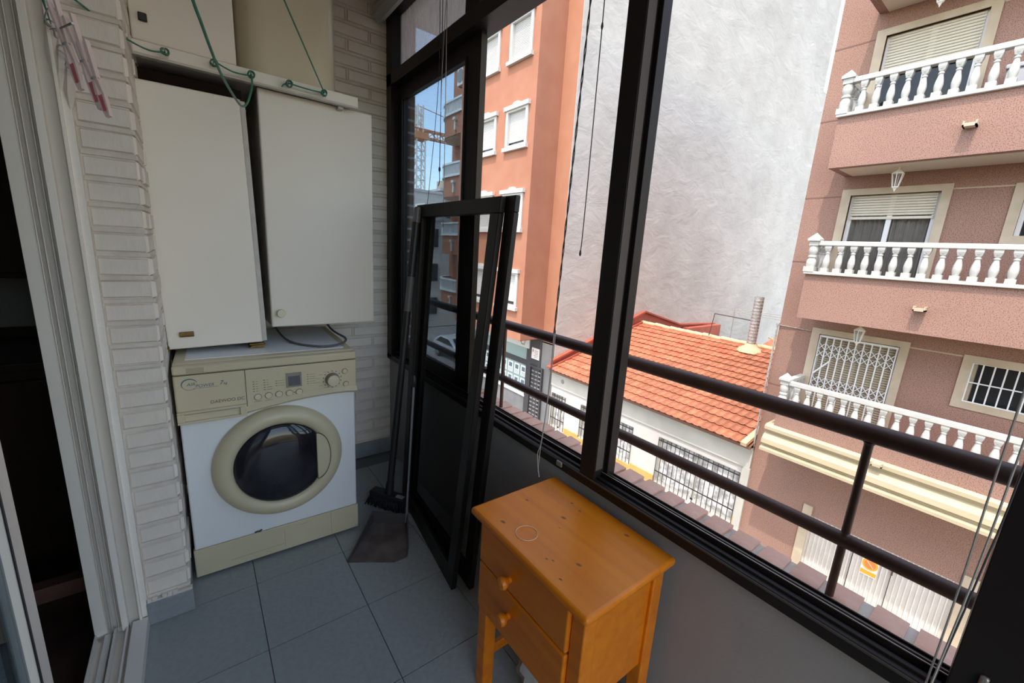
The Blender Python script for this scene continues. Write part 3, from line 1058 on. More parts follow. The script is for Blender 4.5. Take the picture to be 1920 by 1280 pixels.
# roof deck
EX, EZ, RXX, RZ = 10.55, -3.06, 16.2, -1.56
sl_ = (RZ - EZ) / (RXX - EX)
SL = math.hypot(RXX - EX, RZ - EZ)
ang = math.atan2(RZ - EZ, RXX - EX)
obj('roof_deck', MB().hexa([(EX + .1, 3.86, EZ - .10), (RXX, 3.86, RZ - .06), (RXX, 11.37, RZ - .06), (EX + .1, 11.37, EZ - .10)], [(EX + .1, 3.86, EZ - .02), (RXX, 3.86, RZ + .0), (RXX, 11.37, RZ + .0), (EX + .1, 11.37, EZ - .02)])
    .hexa([(RXX, 3.86, RZ - .06), (21.6, 3.86, -2.9), (21.6, 11.37, -2.9), (RXX, 11.37, RZ - .06)], [(RXX, 3.86, RZ), (21.6, 3.86, -2.82), (21.6, 11.37, -2.82), (RXX, 11.37, RZ)]), FLOORK, house)
obj('eave_board', MB().box(HX - .12, HX + .02, 3.86, 11.37, -3.22, -3.10).box(HX - .20, HX - .06, 3.86, 11.37, -3.16, -3.08), LINTEL, house)
# tiles: gentle trough and roll
TW, TL = .2085, .385


def tile_mb():
    prof = [(-.103, .010), (-.080, .034), (-.055, .012), (.0, .004), (.060, .006), (.090, .026), (.101, .018)]
    mb = MB()
    n = len(prof)
    lo = [(0, y, h + .042) for y, h in prof]
    hi = [(TL + .03, y, h + .006) for y, h in prof]
    lo2 = [(.002, y, h + .030) for y, h in prof]
    mb.add(lo + hi + lo2, [(i, i + 1, n + i + 1, n + i) for i in range(n - 1)] + [(2 * n + i, 2 * n + i + 1, i + 1, i) for i in range(n - 1)])
    return mb


TM = mesh_of('roof_tile', tile_mb(), RTILE)
rows = int(SL / TL) + 1
cols = int((11.36 - 3.90) / TW)
alltiles = []
for r in range(rows):
    for c in range(cols):
        d = r * TL
        if d + TL * .5 > SL:
            continue
        x, z, y = EX + d * math.cos(ang), EZ + d * math.sin(ang), 3.99 + TW * c
        m = T(x, y, z + random.uniform(-.003, .003), random.uniform(-.012, .012), 1, 1, 1, random.uniform(-.015, .015), -ang)
        alltiles.append((x * .8 + y * .77, m))
alltiles.sort(key=lambda q: q[0])
pieces('roof_tile', TM, house, [m for _, m in alltiles[:300]])
mb = MB()
src = tile_mb()
for _, m in alltiles[300:]:
    mb.add([tuple(m @ Vector(p)) for p in src.v], src.f)
rest = obj('roof_tiles_far', mb, RTILE2, house)
rest['kind'] = 'stuff'
RM = mesh_of('ridge_tile', MB().tube([(0, 0, 0), (0, .40, .012)], [.10, .115], 10), RIDGE, True)
pieces('ridge_tile', RM, house, [T(RXX, 3.9 + .37 * k, RZ + .01 + random.uniform(-.01, .02), random.uniform(-.05, .05), 1.2, 1, .8) for k in range(20)])
# mortar and flue
obj('mortar_patch', MB().lathe([(.45, 0), (.38, .10), (.22, .20), (.16, .30)], (15.75, 6.35, RZ - .16), 'z', 11), RIDGE, house, smooth=True)
fl = []
for k in range(15):
    fl += [(.150, .06 + k * .115), (.154, .07 + k * .115), (.150, .08 + k * .115)]
obj('flue', MB().lathe([(.15, 0)] + fl + [(.15, 1.82), (.12, 1.82), (.12, 1.7)], (15.75, 6.35, RZ), 'z', 18), STEEL, house, smooth=True)
obj('flue_stay', MB().tube([(15.75, 6.35, RZ + .95), (15.9, 7.9, RZ + .98), (15.9, 8.0, RZ + .1)], .02, 6), mat('dark stay', (.08, .06, .05), .7), house)
obj('roof_batten', MB().bar((16.5, 6.1, RZ + .35), (16.2, 4.6, RZ + .05), .06, .05), RIDGE, house)
# red waterproofing upstand along the party wall
YW = 11.40
fp = [(10.75, -3.0), (10.75, -2.72), (16.25, -1.03), (19.3, -1.82), (22.8, -1.95), (22.8, -2.9), (16.25, -1.6)]
fpx = MB()
for poly in ([(10.7, -3.05), (10.7, -2.74), (16.25, -1.03), (16.25, -1.55)], [(16.25, -1.55), (16.25, -1.03), (19.3, -1.80), (19.3, -2.4)], [(19.3, -2.4), (19.3, -1.80), (22.8, -1.95), (22.8, -2.8)]):
    fpx.prism(poly, 'y', YW - .08, YW - .024)
for (a, b) in (((10.7, -2.74), (16.25, -1.03)), ((16.25, -1.03), (19.3, -1.80)), ((19.3, -1.80), (22.8, -1.95))):
    fpx.bar((a[0], YW - .11, a[1]), (b[0], YW - .11, b[1]), .16, .07)
obj('flashing', fpx, RFLASH, house, label='red painted upstand against the white wall')
obj('verge_mortar', MB().bar((10.55, 11.28, -2.98), (16.1, 11.28, -1.5), .2, .06), RFLASH, house)
obj('valley_mortar', MB().bar((10.5, 3.98, -3.02), (12.4, 3.93, -2.52), .14, .09), RIDGE, house)
obj('roof_block', MB().box(19.6, 22.8, 10.9, 11.35, -2.7, -1.96), RFLASH, house)

# rear house roof and antenna seen past the ridge
rh = thing('rear_house', 'low rear house with red tiles behind the ridge of the tiled roof', 'house', (25, 7, -5.7))
obj('wall', MB().box(23.1, 27.1, 3.9, 8.9, -5.7, -3.0), FAR, rh)
obj('roof', MB().hexa([(22.9, 3.9, -3.0), (27.3, 3.9, -2.1), (27.3, 9.0, -2.1), (22.9, 9.0, -3.0)], [(22.9, 3.9, -2.9), (27.3, 3.9, -2.0), (27.3, 9.0, -2.0), (22.9, 9.0, -2.9)]), RTILE2, rh)
obj('roof_post', MB().box(26.1, 26.6, 8.3, 8.7, -2.4, .3), FAR2, rh)
cl = thing('drying_lines', 'thin washing lines strung on posts beyond the tiled roof', 'washing line', (19, 7, -2))
obj('post', MB().tube([(18.6, 8.4, -2.2), (18.6, 8.4, -.55)], .018, 6), STEEL, cl)
for k in range(3):
    obj('line', MB().tube([(18.6, 8.4, -.58 - .05 * k), (19, 6.8, -.6 - .1 * k), (19.4, 5.2, -.5 - .15 * k)], .012, 5), STEEL, cl)

# ---------------- orange building with its white party wall
og = thing('orange_apartment_building', 'orange rendered apartment block with white framed windows and a blank white side wall', 'building', (12, 15, -5.7))
BX, BY0, BY1 = 9.74, 12.14, 17.2
cols_w = [(12.48, 13.78), (14.42, 15.72)]
win_rows = [(7.90, 9.27), (4.99, 6.36), (2.07, 3.45), (-.86, .54)]
oh = [(a, b, c, d) for (a, b) in cols_w for (c, d) in win_rows]
oh = [(a + .10, b - .10, c + .10, d - .10) for a, b, c, d in oh]
obj('wall', MB().walled(BX, BX + .25, BY0, BY1, -2.03, 12.0, oh), ORANGE, og)
obj('bay_side', MB().box(BX + .001, 10.95, BY0 - .02, BY0, -2.03, 12.0), ORANGE, og)
obj('bay_floor', MB().box(BX, 10.95, BY0, BY1, -2.06, -2.03), ORANGE, og)
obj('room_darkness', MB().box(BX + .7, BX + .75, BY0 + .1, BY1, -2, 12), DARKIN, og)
obj('wall', MB().box(10.9, 11.2, 11.40, 12.2, -2.2, 13), ORANGE2, og, label='paler corner strip')
obj('wall', MB().box(10.95, 11.2, 12.1, 18.3, -2.2, 13), ORANGE, og)
obj('party_wall', MB().prism([(10.905, -5.7), (34, -5.7), (34, 12), (31.7, 12), (31.7, 22), (10.905, 22)], 'y', YW - .02, YW - .001), WHITEWALL, og, label='blank rough white side wall')
for (a, b) in cols_w:
    for ri, (c, d) in enumerate(win_rows):
        fr = obj('window_surround', MB().frame('x', BX - .05, BX + .06, a, b, c, d, .13, .12).box(BX - .13, BX, a - .07, b + .07, c - .08, c + .05).box(BX - .12, BX, a - .08, b + .08, d - .05, d + .09).prism([(a + .4, d + .08), (b - .4, d + .08), ((a + b) / 2 + .12, d + .17), ((a + b) / 2 - .12, d + .17)], 'x', BX - .10, BX), WINW, og)
        shm = MB()
        n = 22
        op = .12 if (ri + int(a)) % 2 else .0
        h0, h1 = c + .11 + op, d - .11
        for k in range(n):
            zz = h0 + (h1 - h0) * k / n
            shm.prism([(BX + .07, zz), (BX + .055, zz + .012), (BX + .055, zz + .04), (BX + .07, zz + .052)], 'y', a + .11, b - .11)
        obj('roller_shutter', shm, WINW, fr)
        obj('pane', MB().box(BX + .10, BX + .11, a + .1, b - .1, c + .1, d - .1), GLASSO, fr)
# ground floor shop
obj('shop_wall', MB().box(10.9, 11.2, 11.42, 12.12, -5.7, -2.15), GREYSHOP, og)
obj('shop_pilaster', MB().box(10.86, 11.2, 12.12, 13.02, -5.7, -2.10), DARKSHOP, og)
obj('shop_base', MB().box(10.9, 11.2, 13.02, 18.0, -5.7, -4.75), GREYSHOP, og)
obj('shop_sill', MB().box(10.84, 11.1, 12.98, 18.0, -4.78, -4.70), WINW, og)
obj('shop_glass', MB().box(11.0, 11.05, 13.0, 18.0, -4.7, -2.2), TEAL, og)
obj('shop_band', MB().box(10.95, 11.06, 13.0, 18.0, -3.42, -3.2), DARKSHOP, og)
ssn = obj('shop_sign', MB().box(10.80, 10.90, 12.82, 18.0, -2.62, -2.12), mat('shop sign board', (.55, .56, .55), .5), og)
text('lettering', 'C/', .34, (10.796, 13.40, -2.52), (0, -1, 0), (0, 0, 1), INK, ssn, .003)
plq = obj('notice_plaque', MB().box(10.845, 10.86, 12.20, 12.68, -2.98, -2.52), SIGNW, og)
pm = MB().box(10.84, 10.845, 12.58, 12.62, -2.70, -2.58)
for k in range(5):
    pm.box(10.84, 10.845, 12.28, 12.52 - .03 * (k % 3), -2.64 - .065 * k, -2.625 - .065 * k)
obj('notice_print', pm, INK, plq)
ps = MB()
pi_ = MB()
for r, (z0, z1) in enumerate(((-3.62 - .05, -3.47), (-4.55, -4.0))):
    pass
for r, (z0, z1) in enumerate(((-3.98, -3.50), (-4.62, -4.08))):
    for k in range(9):
        y = 13.14 + .46 * k
        sh = obj('sheet', MB().box(10.985, 10.995, y, y + .36, z0, z1), PAPER, og)
        pi_ = MB().box(10.980, 10.985, y + .07, y + .29, z0 + .22, z1 - .07)
        for q in range(3):
            pi_.box(10.980, 10.985, y + .06, y + .30, z0 + .05 + .05 * q, z0 + .065 + .05 * q)
        obj('sheet_print', pi_, INKS, sh)
gdr = obj('entrance_door', MB().frame('x', 10.80, 10.86, 11.9, 12.72, -5.7, -3.25, .08), DARKSHOP, og)
lvm = mesh_of('door_louvre', MB().box(-.011, .012, -.075, .075, -.025, .025), mat('louvre grey', (.20, .20, .21), .5))
pieces('door_louvre', lvm, gdr, [T(10.846, 12.095 + .21 * i, -5.525 + .17 * k) for i in range(3) for k in range(13)])
# rounded balconies at the far end of the block
for zt in (8.35, 5.45, 2.55, -.35):
    def arc(r0, grow=0):
        pts = []
        cx, cy, R = 12.4, 20.3, 1.62 + grow
        for i in range(13):
            a = PI / 2 + (PI / 2) * i / 12
            pts.append((cx + R * math.cos(a), cy + R * math.sin(a)))
        pts.append((cx - R, 17.2))
        return pts
    outer = arc(0)
    poly = outer + [(12.4, 17.2)]
    bb = obj('rounded_balcony', MB().prism(poly, 'z', zt - 1.62, zt - .66), ORANGE, og)
    obj('soffit', MB().prism([(x, y) for x, y in arc(0, -.06)] + [(12.4, 17.2)], 'z', zt - 1.635, zt - 1.62), SOFFIT, og)
    rb = MB()
    o2 = arc(0, .02)
    for i in range(len(o2) - 1):
        for zz, th in ((zt - .04, .09), (zt - .62, .10)):
            rb.bar((*o2[i], zz), (*o2[i + 1], zz), .13, th)
        L_ = math.hypot(o2[i + 1][0] - o2[i][0], o2[i + 1][1] - o2[i][1])
        nn = max(1, int(L_ / .14))
        for k in range(nn):
            t_ = (k + .5) / nn
            px, py = o2[i][0] + (o2[i + 1][0] - o2[i][0]) * t_, o2[i][1] + (o2[i + 1][1] - o2[i][1]) * t_
            rb.box(px - .03, px + .03, py - .03, py + .03, zt - .6, zt - .06)
    obj('balcony_railing', rb, mat('grey white railing', (.62, .66, .66), .5), og)
    obj('drain_spout', MB().box(10.62, 10.80, 19.4, 19.62, zt - 1.0, zt - .88).box(10.68, 10.78, 19.45, 19.57, zt - 1.45, zt - .98), WINW, og)
obj('end_wall', MB().box(12.0, 12.4, 17.2, 22.1, -2.2, 12.0), ORANGE, og)
obj('end_wall_low', MB().box(14.5, 14.8, 18.31, 20.75, -5.7, -2.2).box(11.2, 14.8, 18.0, 18.3, -5.7, -2.2), FAR2, og)
ac = thing('air_conditioner', 'white air conditioner outdoor unit on the upper rounded balcony', 'air conditioner', (11.75, 20.6, 9.35))
obj('casing', MB().box(11.58, 11.97, 20.2, 21.0, 9.40, 10.25), WHITEPVC, ac, bevel=.02)
obj('fan_grille', MB().lathe([(.32, 11.565), (.32, 11.58)], (0, 20.68, 9.83), 'x', 22), mat('fan grey', (.22, .24, .26), .6), ac)
obj('bracket', MB().box(11.6, 11.99, 20.3, 20.35, 9.34, 9.40), STEEL, ac)
obj('bracket', MB().box(11.6, 11.99, 20.85, 20.9, 9.34, 9.40), STEEL, ac)

# ---------------- car, crane, far houses
car = thing('parked_car', 'white parked hatchback at the street corner, seen through the netting', 'car', (13.1, 22.6, -5.75))
body = [(20.6, .35), (20.55, .75), (20.9, .92), (21.7, 1.0), (22.4, 1.42), (23.6, 1.46), (24.4, 1.1), (24.6, .95), (24.65, .4)]
body = [(y, z - 5.75) for y, z in body]
obj('body', MB().prism(body, 'x', 12.3, 13.95), CARW, car, bevel=.09, seg=3)
obj('side_windows', MB().prism([(21.85, -4.72), (22.45, -4.38), (23.5, -4.36), (24.1, -4.72)], 'x', 12.28, 13.97), GLASSO, car)
obj('windscreen', MB().hexa([(12.45, 21.66, -4.74), (13.8, 21.66, -4.74), (13.7, 22.36, -4.33), (12.55, 22.36, -4.33)], [(12.45, 21.70, -4.78), (13.8, 21.70, -4.78), (13.7, 22.40, -4.38), (12.55, 22.40, -4.38)]), GLASSO, car)
for x in (12.28, 13.78):
    for y in (21.35, 23.9):
        w = obj('wheel', MB().lathe([(.20, x), (.31, x), (.33, x + .04), (.33, x + .16), (.31, x + .19), (.2, x + .19)], (0, y, -5.42), 'x', 18), TYRE, car, smooth=True)
        obj('hub_cap', MB().lathe([(.2, x - .005), (.2, x + .195)], (0, y, -5.42), 'x', 14), SILVER, w)
obj('headlamp', MB().box(12.4, 12.75, 20.53, 20.62, -5.1, -4.95).box(13.5, 13.85, 20.53, 20.62, -5.1, -4.95), GLASSO, car)

crane = thing('tower_crane', 'distant tower crane with a pale lattice mast and orange jib', 'crane', (27.2, 60, -5.7))


def lattice(a, b, w, n, mb, bw=.16):
    a, b = Vector(a), Vector(b)
    d = (b - a)
    ud = d.normalized()
    s1 = Vector((0, 1, 0)) if abs(ud.y) < .9 else Vector((0, 0, 1))
    s2 = ud.cross(s1).normalized()
    s1 = s2.cross(ud)
    cs = [s1 * (i * w / 2) + s2 * (j * w / 2) for i, j in ((-1, -1), (1, -1), (1, 1), (-1, 1))]
    for c in cs:
        mb.bar(a + c, b + c, bw, bw)
    for k in range(n):
        p, q = a + d * (k / n), a + d * ((k + 1) / n)
        for i in range(4):
            c0, c1 = cs[i], cs[(i + 1) % 4]
            mb.bar(p + c0, q + c1, bw * .6, bw * .6)
            mb.bar(p + c0, p + c1, bw * .6, bw * .6)
    return mb


obj('mast', lattice((27.2, 60, -5.7), (27.2, 60, 16.0), 1.3, 16, MB()), CRANEW, crane)
obj('jib', lattice((25.5, 60, 16.9), (58, 62, 17.5), 1.0, 22, MB()), CRANE, crane)
obj('turntable', MB().box(26.2, 28.2, 59, 61, 16.0, 16.9), CRANE, crane)
obj('tower_head', lattice((27.2, 60, 16.9), (27.2, 60, 20.5), .8, 3, MB()), CRANEW, crane)
obj('tie_rod', MB().tube([(27.2, 60, 20.4), (48, 61.4, 17.9)], .06, 5), CRANE, crane)
for i, (x0, x1, y0, y1, zt, m, lb) in enumerate([
        (17.5, 23.2, 44, 54, 6.9, FAR, 'distant cream house block below the crane'),
        (23.6, 33, 46, 58, 7.6, FAR2, 'distant tan house block right of the crane foot'),
        (15.0, 19.0, 33, 41, 3.4, FAR, 'distant pale low house at the end of the street'),
        (19.4, 27, 34, 42, 1.2, FAR2, 'distant brown low house behind the parked car')]):
    t = thing('distant_house', lb, 'house', ((x0 + x1) / 2, y0, -5.7))
    hs = [(x0 + .8 + 2.0 * k, x0 + 1.8 + 2.0 * k, zz, zz + 1.5) for k in range(int((x1 - x0 - 1) / 2)) for zz in (-4.6, -1.7, 1.2, 4.1) if zz + 2 < zt]
    obj('wall', MB().box(x0, x1, y0, y1, -5.7, zt), m, t)
    obj('roof_edge', MB().box(x0 - .15, x1 + .15, y0 - .15, y1 + .15, zt, zt + .25), WHOUSE, t)
    for (a, b, c, d) in hs:
        f_ = obj('window', MB().box(a - .1, b + .1, y0 - .06, y0, c - .1, d + .1), WINW, t)
        obj('pane', MB().box(a, b, y0 - .07, y0 - .055, c, d), GLASSO, f_)
    obj('roof_shed', MB().box(x0 + 1, x0 + 2.4, y0 + 1, y0 + 3, zt + .2, zt + 1.4), m, t)

# ------------------------------------------------------------------ FURNISHINGS
# washing machine
wm = thing('washing_machine', 'white front loading washing machine with yellowed cream panel and round door', 'washing machine', (.205, 2.02, 0))
WX0, WX1, WY, WD = -.094, .514, 1.772, .55
obj('body', MB().box(WX0 + .004, WX1 - .004, WY, WY + WD, .012, .845), WASHW, wm, bevel=.006)
lid = obj('lid', MB().box(WX0, WX1, WY + .005, WY + WD, .838, .868), WASHC, wm, bevel=.008)
obj('lid_top', MB().box(WX0 + .035, WX1 - .035, WY + .045, WY + WD - .02, .866, .870), WASHW, lid)
# fascia: curved lower edge, slightly bowed forward
fy = WY - .022
lower = [(WX0, .672), (-.06, .664), (.0, .659), (.06, .656), (.11, .657), (.17, .667), (.25, .678), (.33, .685), (.41, .688), (.47, .687), (WX1, .682)]
pl = lower + [(WX1, .832), (WX0, .832)]
fas = obj('control_fascia', MB().prism(pl, 'y', fy, WY + .01), WASHC, wm, bevel=.006, seg=3)
lip = MB()
for i in range(len(lower) - 1):
    (xa, za), (xb, zb) = lower[i], lower[i + 1]
    if xa < .10:
        continue
    lip.hexa([(xa, WY, za - .006), (xb, WY, zb - .006), (xb, fy - .012, zb + .012), (xa, fy - .012, za + .012)], [(xa, WY, za + .02), (xb, WY, zb + .02), (xb, fy - .001, zb + .03), (xa, fy - .001, za + .03)])
obj('fascia_lip', lip, WASHC, fas)
obj('top_rim', MB().box(WX0, WX1, fy - .004, WY + .02, .832, .864), WASHC, wm, bevel=.006)
obj('panel_gap', MB().box(WX0 + .002, WX1 - .002, fy - .0012, fy, .8295, .832).box(.1135, .1155, fy - .0012, fy, .662, .831), WLINE, fas)
dw = obj('detergent_drawer', MB().frame('y', fy - .013, WY, WX0 + .001, .1125, .655, .700, .022, .0085), WASHC, fas, bevel=.002)
obj('drawer_grip', MB().box(WX0 + .02, .092, fy - .003, WY, .662, .693), WASHC2, dw)
obj('drawer_slot', MB().box(WX0 + .023, .0905, fy - .011, fy - .003, .6895, .6918), mat('grip inner plastic', (.30, .26, .17), .5), dw)
for (x, z) in ((.150, .7185), (.1855, .7195), (.2205, .7195), (.2565, .7185), (.2915, .7185)):
    obj('button', MB().lathe([(.0118, fy - .0002), (.0118, fy - .003), (.0095, fy - .005)], (x, 0, z), 'y', 18), WASHC2, fas, smooth=True)
    obj('button_ring', MB().lathe([(.0132, fy - .0008), (.0118, fy - .0010)], (x, 0, z), 'y', 18), WLINE, fas)
for (x, z) in ((.4665, .783), (.4700, .727)):
    obj('button', MB().lathe([(.0105, fy - .0002), (.0105, fy - .003), (.0085, fy - .005)], (x, 0, z), 'y', 18), WASHC2, fas, smooth=True)
    obj('button_ring', MB().lathe([(.012, fy - .0008), (.0105, fy - .0010)], (x, 0, z), 'y', 18), WLINE, fas)
dial = obj('dial', MB().lathe([(.028, fy), (.028, fy - .006), (.025, fy - .022), (.022, fy - .026)], (.4165, 0, .754), 'y', 26), SILVER, fas, smooth=True)
obj('dial_cap', MB().lathe([(.0235, fy - .024), (.022, fy - .0285), (.015, fy - .030)], (.4165, 0, .754), 'y', 26), WASHC2, dial, smooth=True)
dsp = obj('display', MB().frame('y', fy - .004, fy, .248, .302, .742, .800, .006), SILVER, fas)
obj('display_screen', MB().box(.254, .296, fy - .0025, fy, .748, .787), GREYD, dsp)
obj('display_top', MB().box(.254, .296, fy - .0025, fy, .787, .794), SILVER, dsp)
pr = MB()
for i in range(5):
    pr.box(.136, .142, fy - .0006, fy, .779 - .0095 * i, .7815 - .0095 * i)
    pr.box(.146, .153, fy - .0006, fy, .7795 - .0095 * i, .7808 - .0095 * i)
    pr.box(.171, .177, fy - .0006, fy, .781 - .0095 * i, .7835 - .0095 * i)
    pr.box(.181, .188 + (.012 if i > 2 else 0), fy - .0006, fy, .7815 - .0095 * i, .7828 - .0095 * i)
    pr.box(.322, .327, fy - .0006, fy, .784 - .0095 * i, .7865 - .0095 * i)
    pr.box(.331, .352, fy - .0006, fy, .7847 - .0095 * i, .7856 - .0095 * i)
for i in range(3):
    pr.box(.211, .216, fy - .0006, fy, .772 - .0095 * i, .7745 - .0095 * i)
    pr.box(.217, .242, fy - .0006, fy, .7728 - .0095 * i, .7737 - .0095 * i)
for k in range(14):
    a = 2 * PI * k / 14 + .2
    pr.box(.4165 + .035 * math.cos(a) - .002, .4165 + .035 * math.cos(a) + .002, fy - .0006, fy, .754 + .035 * math.sin(a) - .002, .754 + .035 * math.sin(a) + .002)
    if abs(math.cos(a)) > .35:
        sx = 1 if math.cos(a) > 0 else -1
        if sx < 0:
            pr.box(.4165 + .055 * math.cos(a) - .009, .4165 + .055 * math.cos(a) + .006, fy - .0006, fy, .754 + .037 * math.sin(a), .7548 + .037 * math.sin(a))
for x in (.150, .1855, .2205, .2565, .2915):
    pr.box(x - .013, x + .013, fy - .0006, fy, .7005, .7018)
pr.box(.272, .277, fy - .0006, fy, .7165, .7205)
obj('panel_print', pr, mat('brown grey print', (.16, .14, .11), .6), fas)
arcm = MB()
prev = None
for i in range(22):
    a = math.radians(20) + math.radians(290) * i / 21
    c, s_ = math.cos(a), math.sin(a)
    w = .0012 + .0035 * math.sin(PI * min(1, i / 14))
    q = [(-.049 + (.0215) * c, .795 + (.0185) * s_), (-.049 + (.0215 + w) * c, .795 + (.0185 + w) * s_)]
    if prev:
        arcm.add([(prev[0][0], fy - .0008, prev[0][1]), (q[0][0], fy - .0008, q[0][1]), (q[1][0], fy - .0008, q[1][1]), (prev[1][0], fy - .0008, prev[1][1])], [(0, 1, 2, 3)])
    prev = q
arcm.box(-.040, .032, fy - .0008, fy, .7795, .7803)
obj('logo_arc', arcm, INKB, fas)
text('lettering', 'AIR', .0155, (-.058, fy - .0002, .791), (1, 0, 0), (0, 0, 1), INKB, fas, .0005, 1.05, shear=.2)
text('lettering', 'POWER', .0155, (-.034, fy - .0002, .783), (1, 0, 0), (0, 0, 1), INKB, fas, .0005, 1.0, shear=.2)
text('lettering', '7', .0215, (.035, fy - .0002, .7845), (1, 0, 0), (0, 0, 1), INK, fas, .0005, 1.0, shear=.25)
text('lettering', 'kg', .0125, (.047, fy - .0002, .7845), (1, 0, 0), (0, 0, 1), INK, fas, .0005, 1.0, shear=.2)
text('lettering', 'DAEWOO DC', .0165, (.004, fy - .0002, .717), (1, 0, 0), (0, 0, 1), INK, fas, .0004, 1.0)
obj('tape', MB().box(-.055, -.005, fy - .0052, fy - .004, .838, .856), mat('old tape', (.44, .38, .25), .6), wm)
# door
DC = (.217, .432)
dr = obj('door', MB().lathe([(.232, WY), (.232, WY - .012), (.222, WY - .030), (.200, WY - .042), (.178, WY - .040), (.166, WY - .030), (.160, WY - .015), (.160, WY + .0)], (DC[0], 0, DC[1]), 'y', 64, False), WASHC, wm, smooth=True)
cut = .126
gl = [(WY - .012, 0)]
pts = []
for i in range(49):
    a = 2 * PI * i / 48
    pts.append((min(.163 * math.cos(a), cut), .163 * math.sin(a)))
gm = MB()
rings = [(1.0, -.034), (.93, -.042), (.75, -.050), (.45, -.055), (.15, -.057)]
for (sc_, dy) in rings:
    gm.v += [(DC[0] + p[0] * sc_, WY + dy, DC[1] + p[1] * sc_) for p in pts[:-1]]
for i in range(len(rings) - 1):
    for k in range(48):
        gm.f.append((i * 48 + k, i * 48 + (k + 1) % 48, (i + 1) * 48 + (k + 1) % 48, (i + 1) * 48 + k))
gm.f.append(tuple(range(4 * 48, 5 * 48)))
obj('door_glass', gm, GLASSD, dr, smooth=True)
hm = MB()
hp = []
for i in range(-9, 10):
    a = math.radians(90) * i / 9
    hp.append((DC[0] + cut + .052 * math.cos(a), DC[1] + .103 * math.sin(a)))
obj('door_handle', MB().prism(hp, 'y', WY - .041, WY - .005), WASHC, dr, bevel=.004)
he = MB().tube([(p[0] + .002, WY - .0405, p[1]) for p in hp], .0016, 6)
obj('handle_gap', he, WLINE, dr)
obj('handle_slot', MB().box(DC[0] + cut - .0012, DC[0] + cut + .0012, WY - .0425, WY - .03, DC[1] - .102, DC[1] + .102), WLINE, dr)
obj('door_gasket', MB().tube([(DC[0] + p[0] * .985, WY - .024, DC[1] + p[1] * .985) for p in pts[:-1]], .004, 6, closed=True), BLACKPL, dr)
pln = obj('plinth', MB().box(WX0, WX1, WY - .004, WY + .02, .012, .132), WASHC, wm, bevel=.004)
obj('plinth_line', MB().box(WX0 + .002, WX1 - .002, WY - .0048, WY - .003, .1315, .1335).box(.210, .2115, WY - .0048, WY - .003, .030, .110).box(.395, .3965, WY - .0048, WY - .003, .012, .13).box(.02, .206, WY - .0048, WY - .0036, .044, .0452).box(.27, .30, WY - .0048, WY - .0036, .1115, .1125), mat('faint plastic line', (.40, .36, .24), .6), pln)
obj('chipped_mark', MB().tube([(.105, WY - .006, .137), (.117, WY - .006, .140), (.121, WY - .006, .137), (.131, WY - .006, .142)], .0022, 5), BLACKPL, wm)
for x in (WX0 + .05, WX1 - .05):
    for y in (WY + .06, WY + WD - .06):
        obj('foot', MB().lathe([(.022, 0), (.022, .012)], (x, y, 0), 'z', 12), BLACKPL, wm)
wm.rotation_euler.z = math.radians(-1.6)
wm.location.x += .008

# cables lying on the machine
cb = thing('power_cable', 'grey cable looped on top of the washing machine', 'cable', (.4, 2.0, .87))
def curve(pts, n=8):
    P = [Vector(p) for p in pts]
    out = []
    for i in range(len(P) - 1):
        p0, p1, p2, p3 = P[max(i - 1, 0)], P[i], P[i + 1], P[min(i + 2, len(P) - 1)]
        for k in range(n):
            t = k / n
            out.append(.5 * ((2 * p1) + (p2 - p0) * t + (2 * p0 - 5 * p1 + 4 * p2 - p3) * t * t + (3 * p1 - p0 - 3 * p2 + p3) * t ** 3))
    out.append(P[-1])
    return out
obj('cable', MB().tube(curve([(.29, 2.36, .93), (.28, 2.20, .90), (.30, 1.98, .877), (.38, 1.845, .876), (.47, 1.845, .876), (.525, 1.93, .88), (.50, 2.10, .90), (.47, 2.3, 1.0)]), .0048, 8), CABLE, cb, smooth=True)
obj('plug', MB().lathe([(.012, 2.36), (.018, 2.37), (.018, 2.40), (.01, 2.415)], (.29, 0, .93), 'y', 12), BLACKPL, cb, smooth=True)

# cabinets
def cabinet(name, label, x0, x1, y0, y1, z0, z1, doorm, gap=.004):
    t = thing(name, label, 'cabinet', ((x0 + x1) / 2, y1, z0), 'white melamine cabinets above the washing machine')
    obj('body', MB().box(x0, x1, y0 + .018, y1, z0, z0 + .016).box(x0, x1, y0 + .018, y1, z1 - .016, z1).box(x0, x0 + .016, y0 + .018, y1, z0 + .016, z1 - .016).box(x1 - .016, x1, y0 + .018, y1, z0 + .016, z1 - .016).box(x0 + .016, x1 - .016, y1 - .008, y1, z0 + .016, z1 - .016), MELAS, t)
    return t
lc = cabinet('wall_cabinet', 'narrow tilted white cabinet with a brass catch, standing on the washing machine', -.098, .216, 1.935, 2.40, .889, 1.79, MELA)
d = obj('door', MB().box(-.102, .196, 1.912, 1.934, .893, 1.787), MELA, lc, bevel=.005, seg=3)
cbk = obj('catch', MB().box(-.065, -.022, 1.902, 1.912, .938, .957).box(-.060, -.027, 1.899, 1.903, .941, .945), BRASS, d, bevel=.002)
obj('door_edge', MB().box(.1962, .1985, 1.914, 1.932, .895, 1.785), MELAS, d)
obj('hinge', MB().box(-.112, -.098, 1.91, 1.955, .885, .905), BRASS, lc)
obj('packer', MB().box(.15, .20, 1.92, 2.0, .869, .874).box(.155, .205, 1.915, 2.0, .875, .880).box(.15, .20, 1.92, 2.0, .881, .886), BRASS, lc)
lc.rotation_euler.y = math.radians(-1.3)
rc = cabinet('wall_cabinet', 'wide white cabinet with an ivory knob, right of the narrow one', .240, .668, 1.985, YB - .01, .944, 1.855, MELA)
d = obj('door', MB().box(.238, .668, 1.962, 1.984, .944, 1.858), MELA, rc, bevel=.006, seg=3)
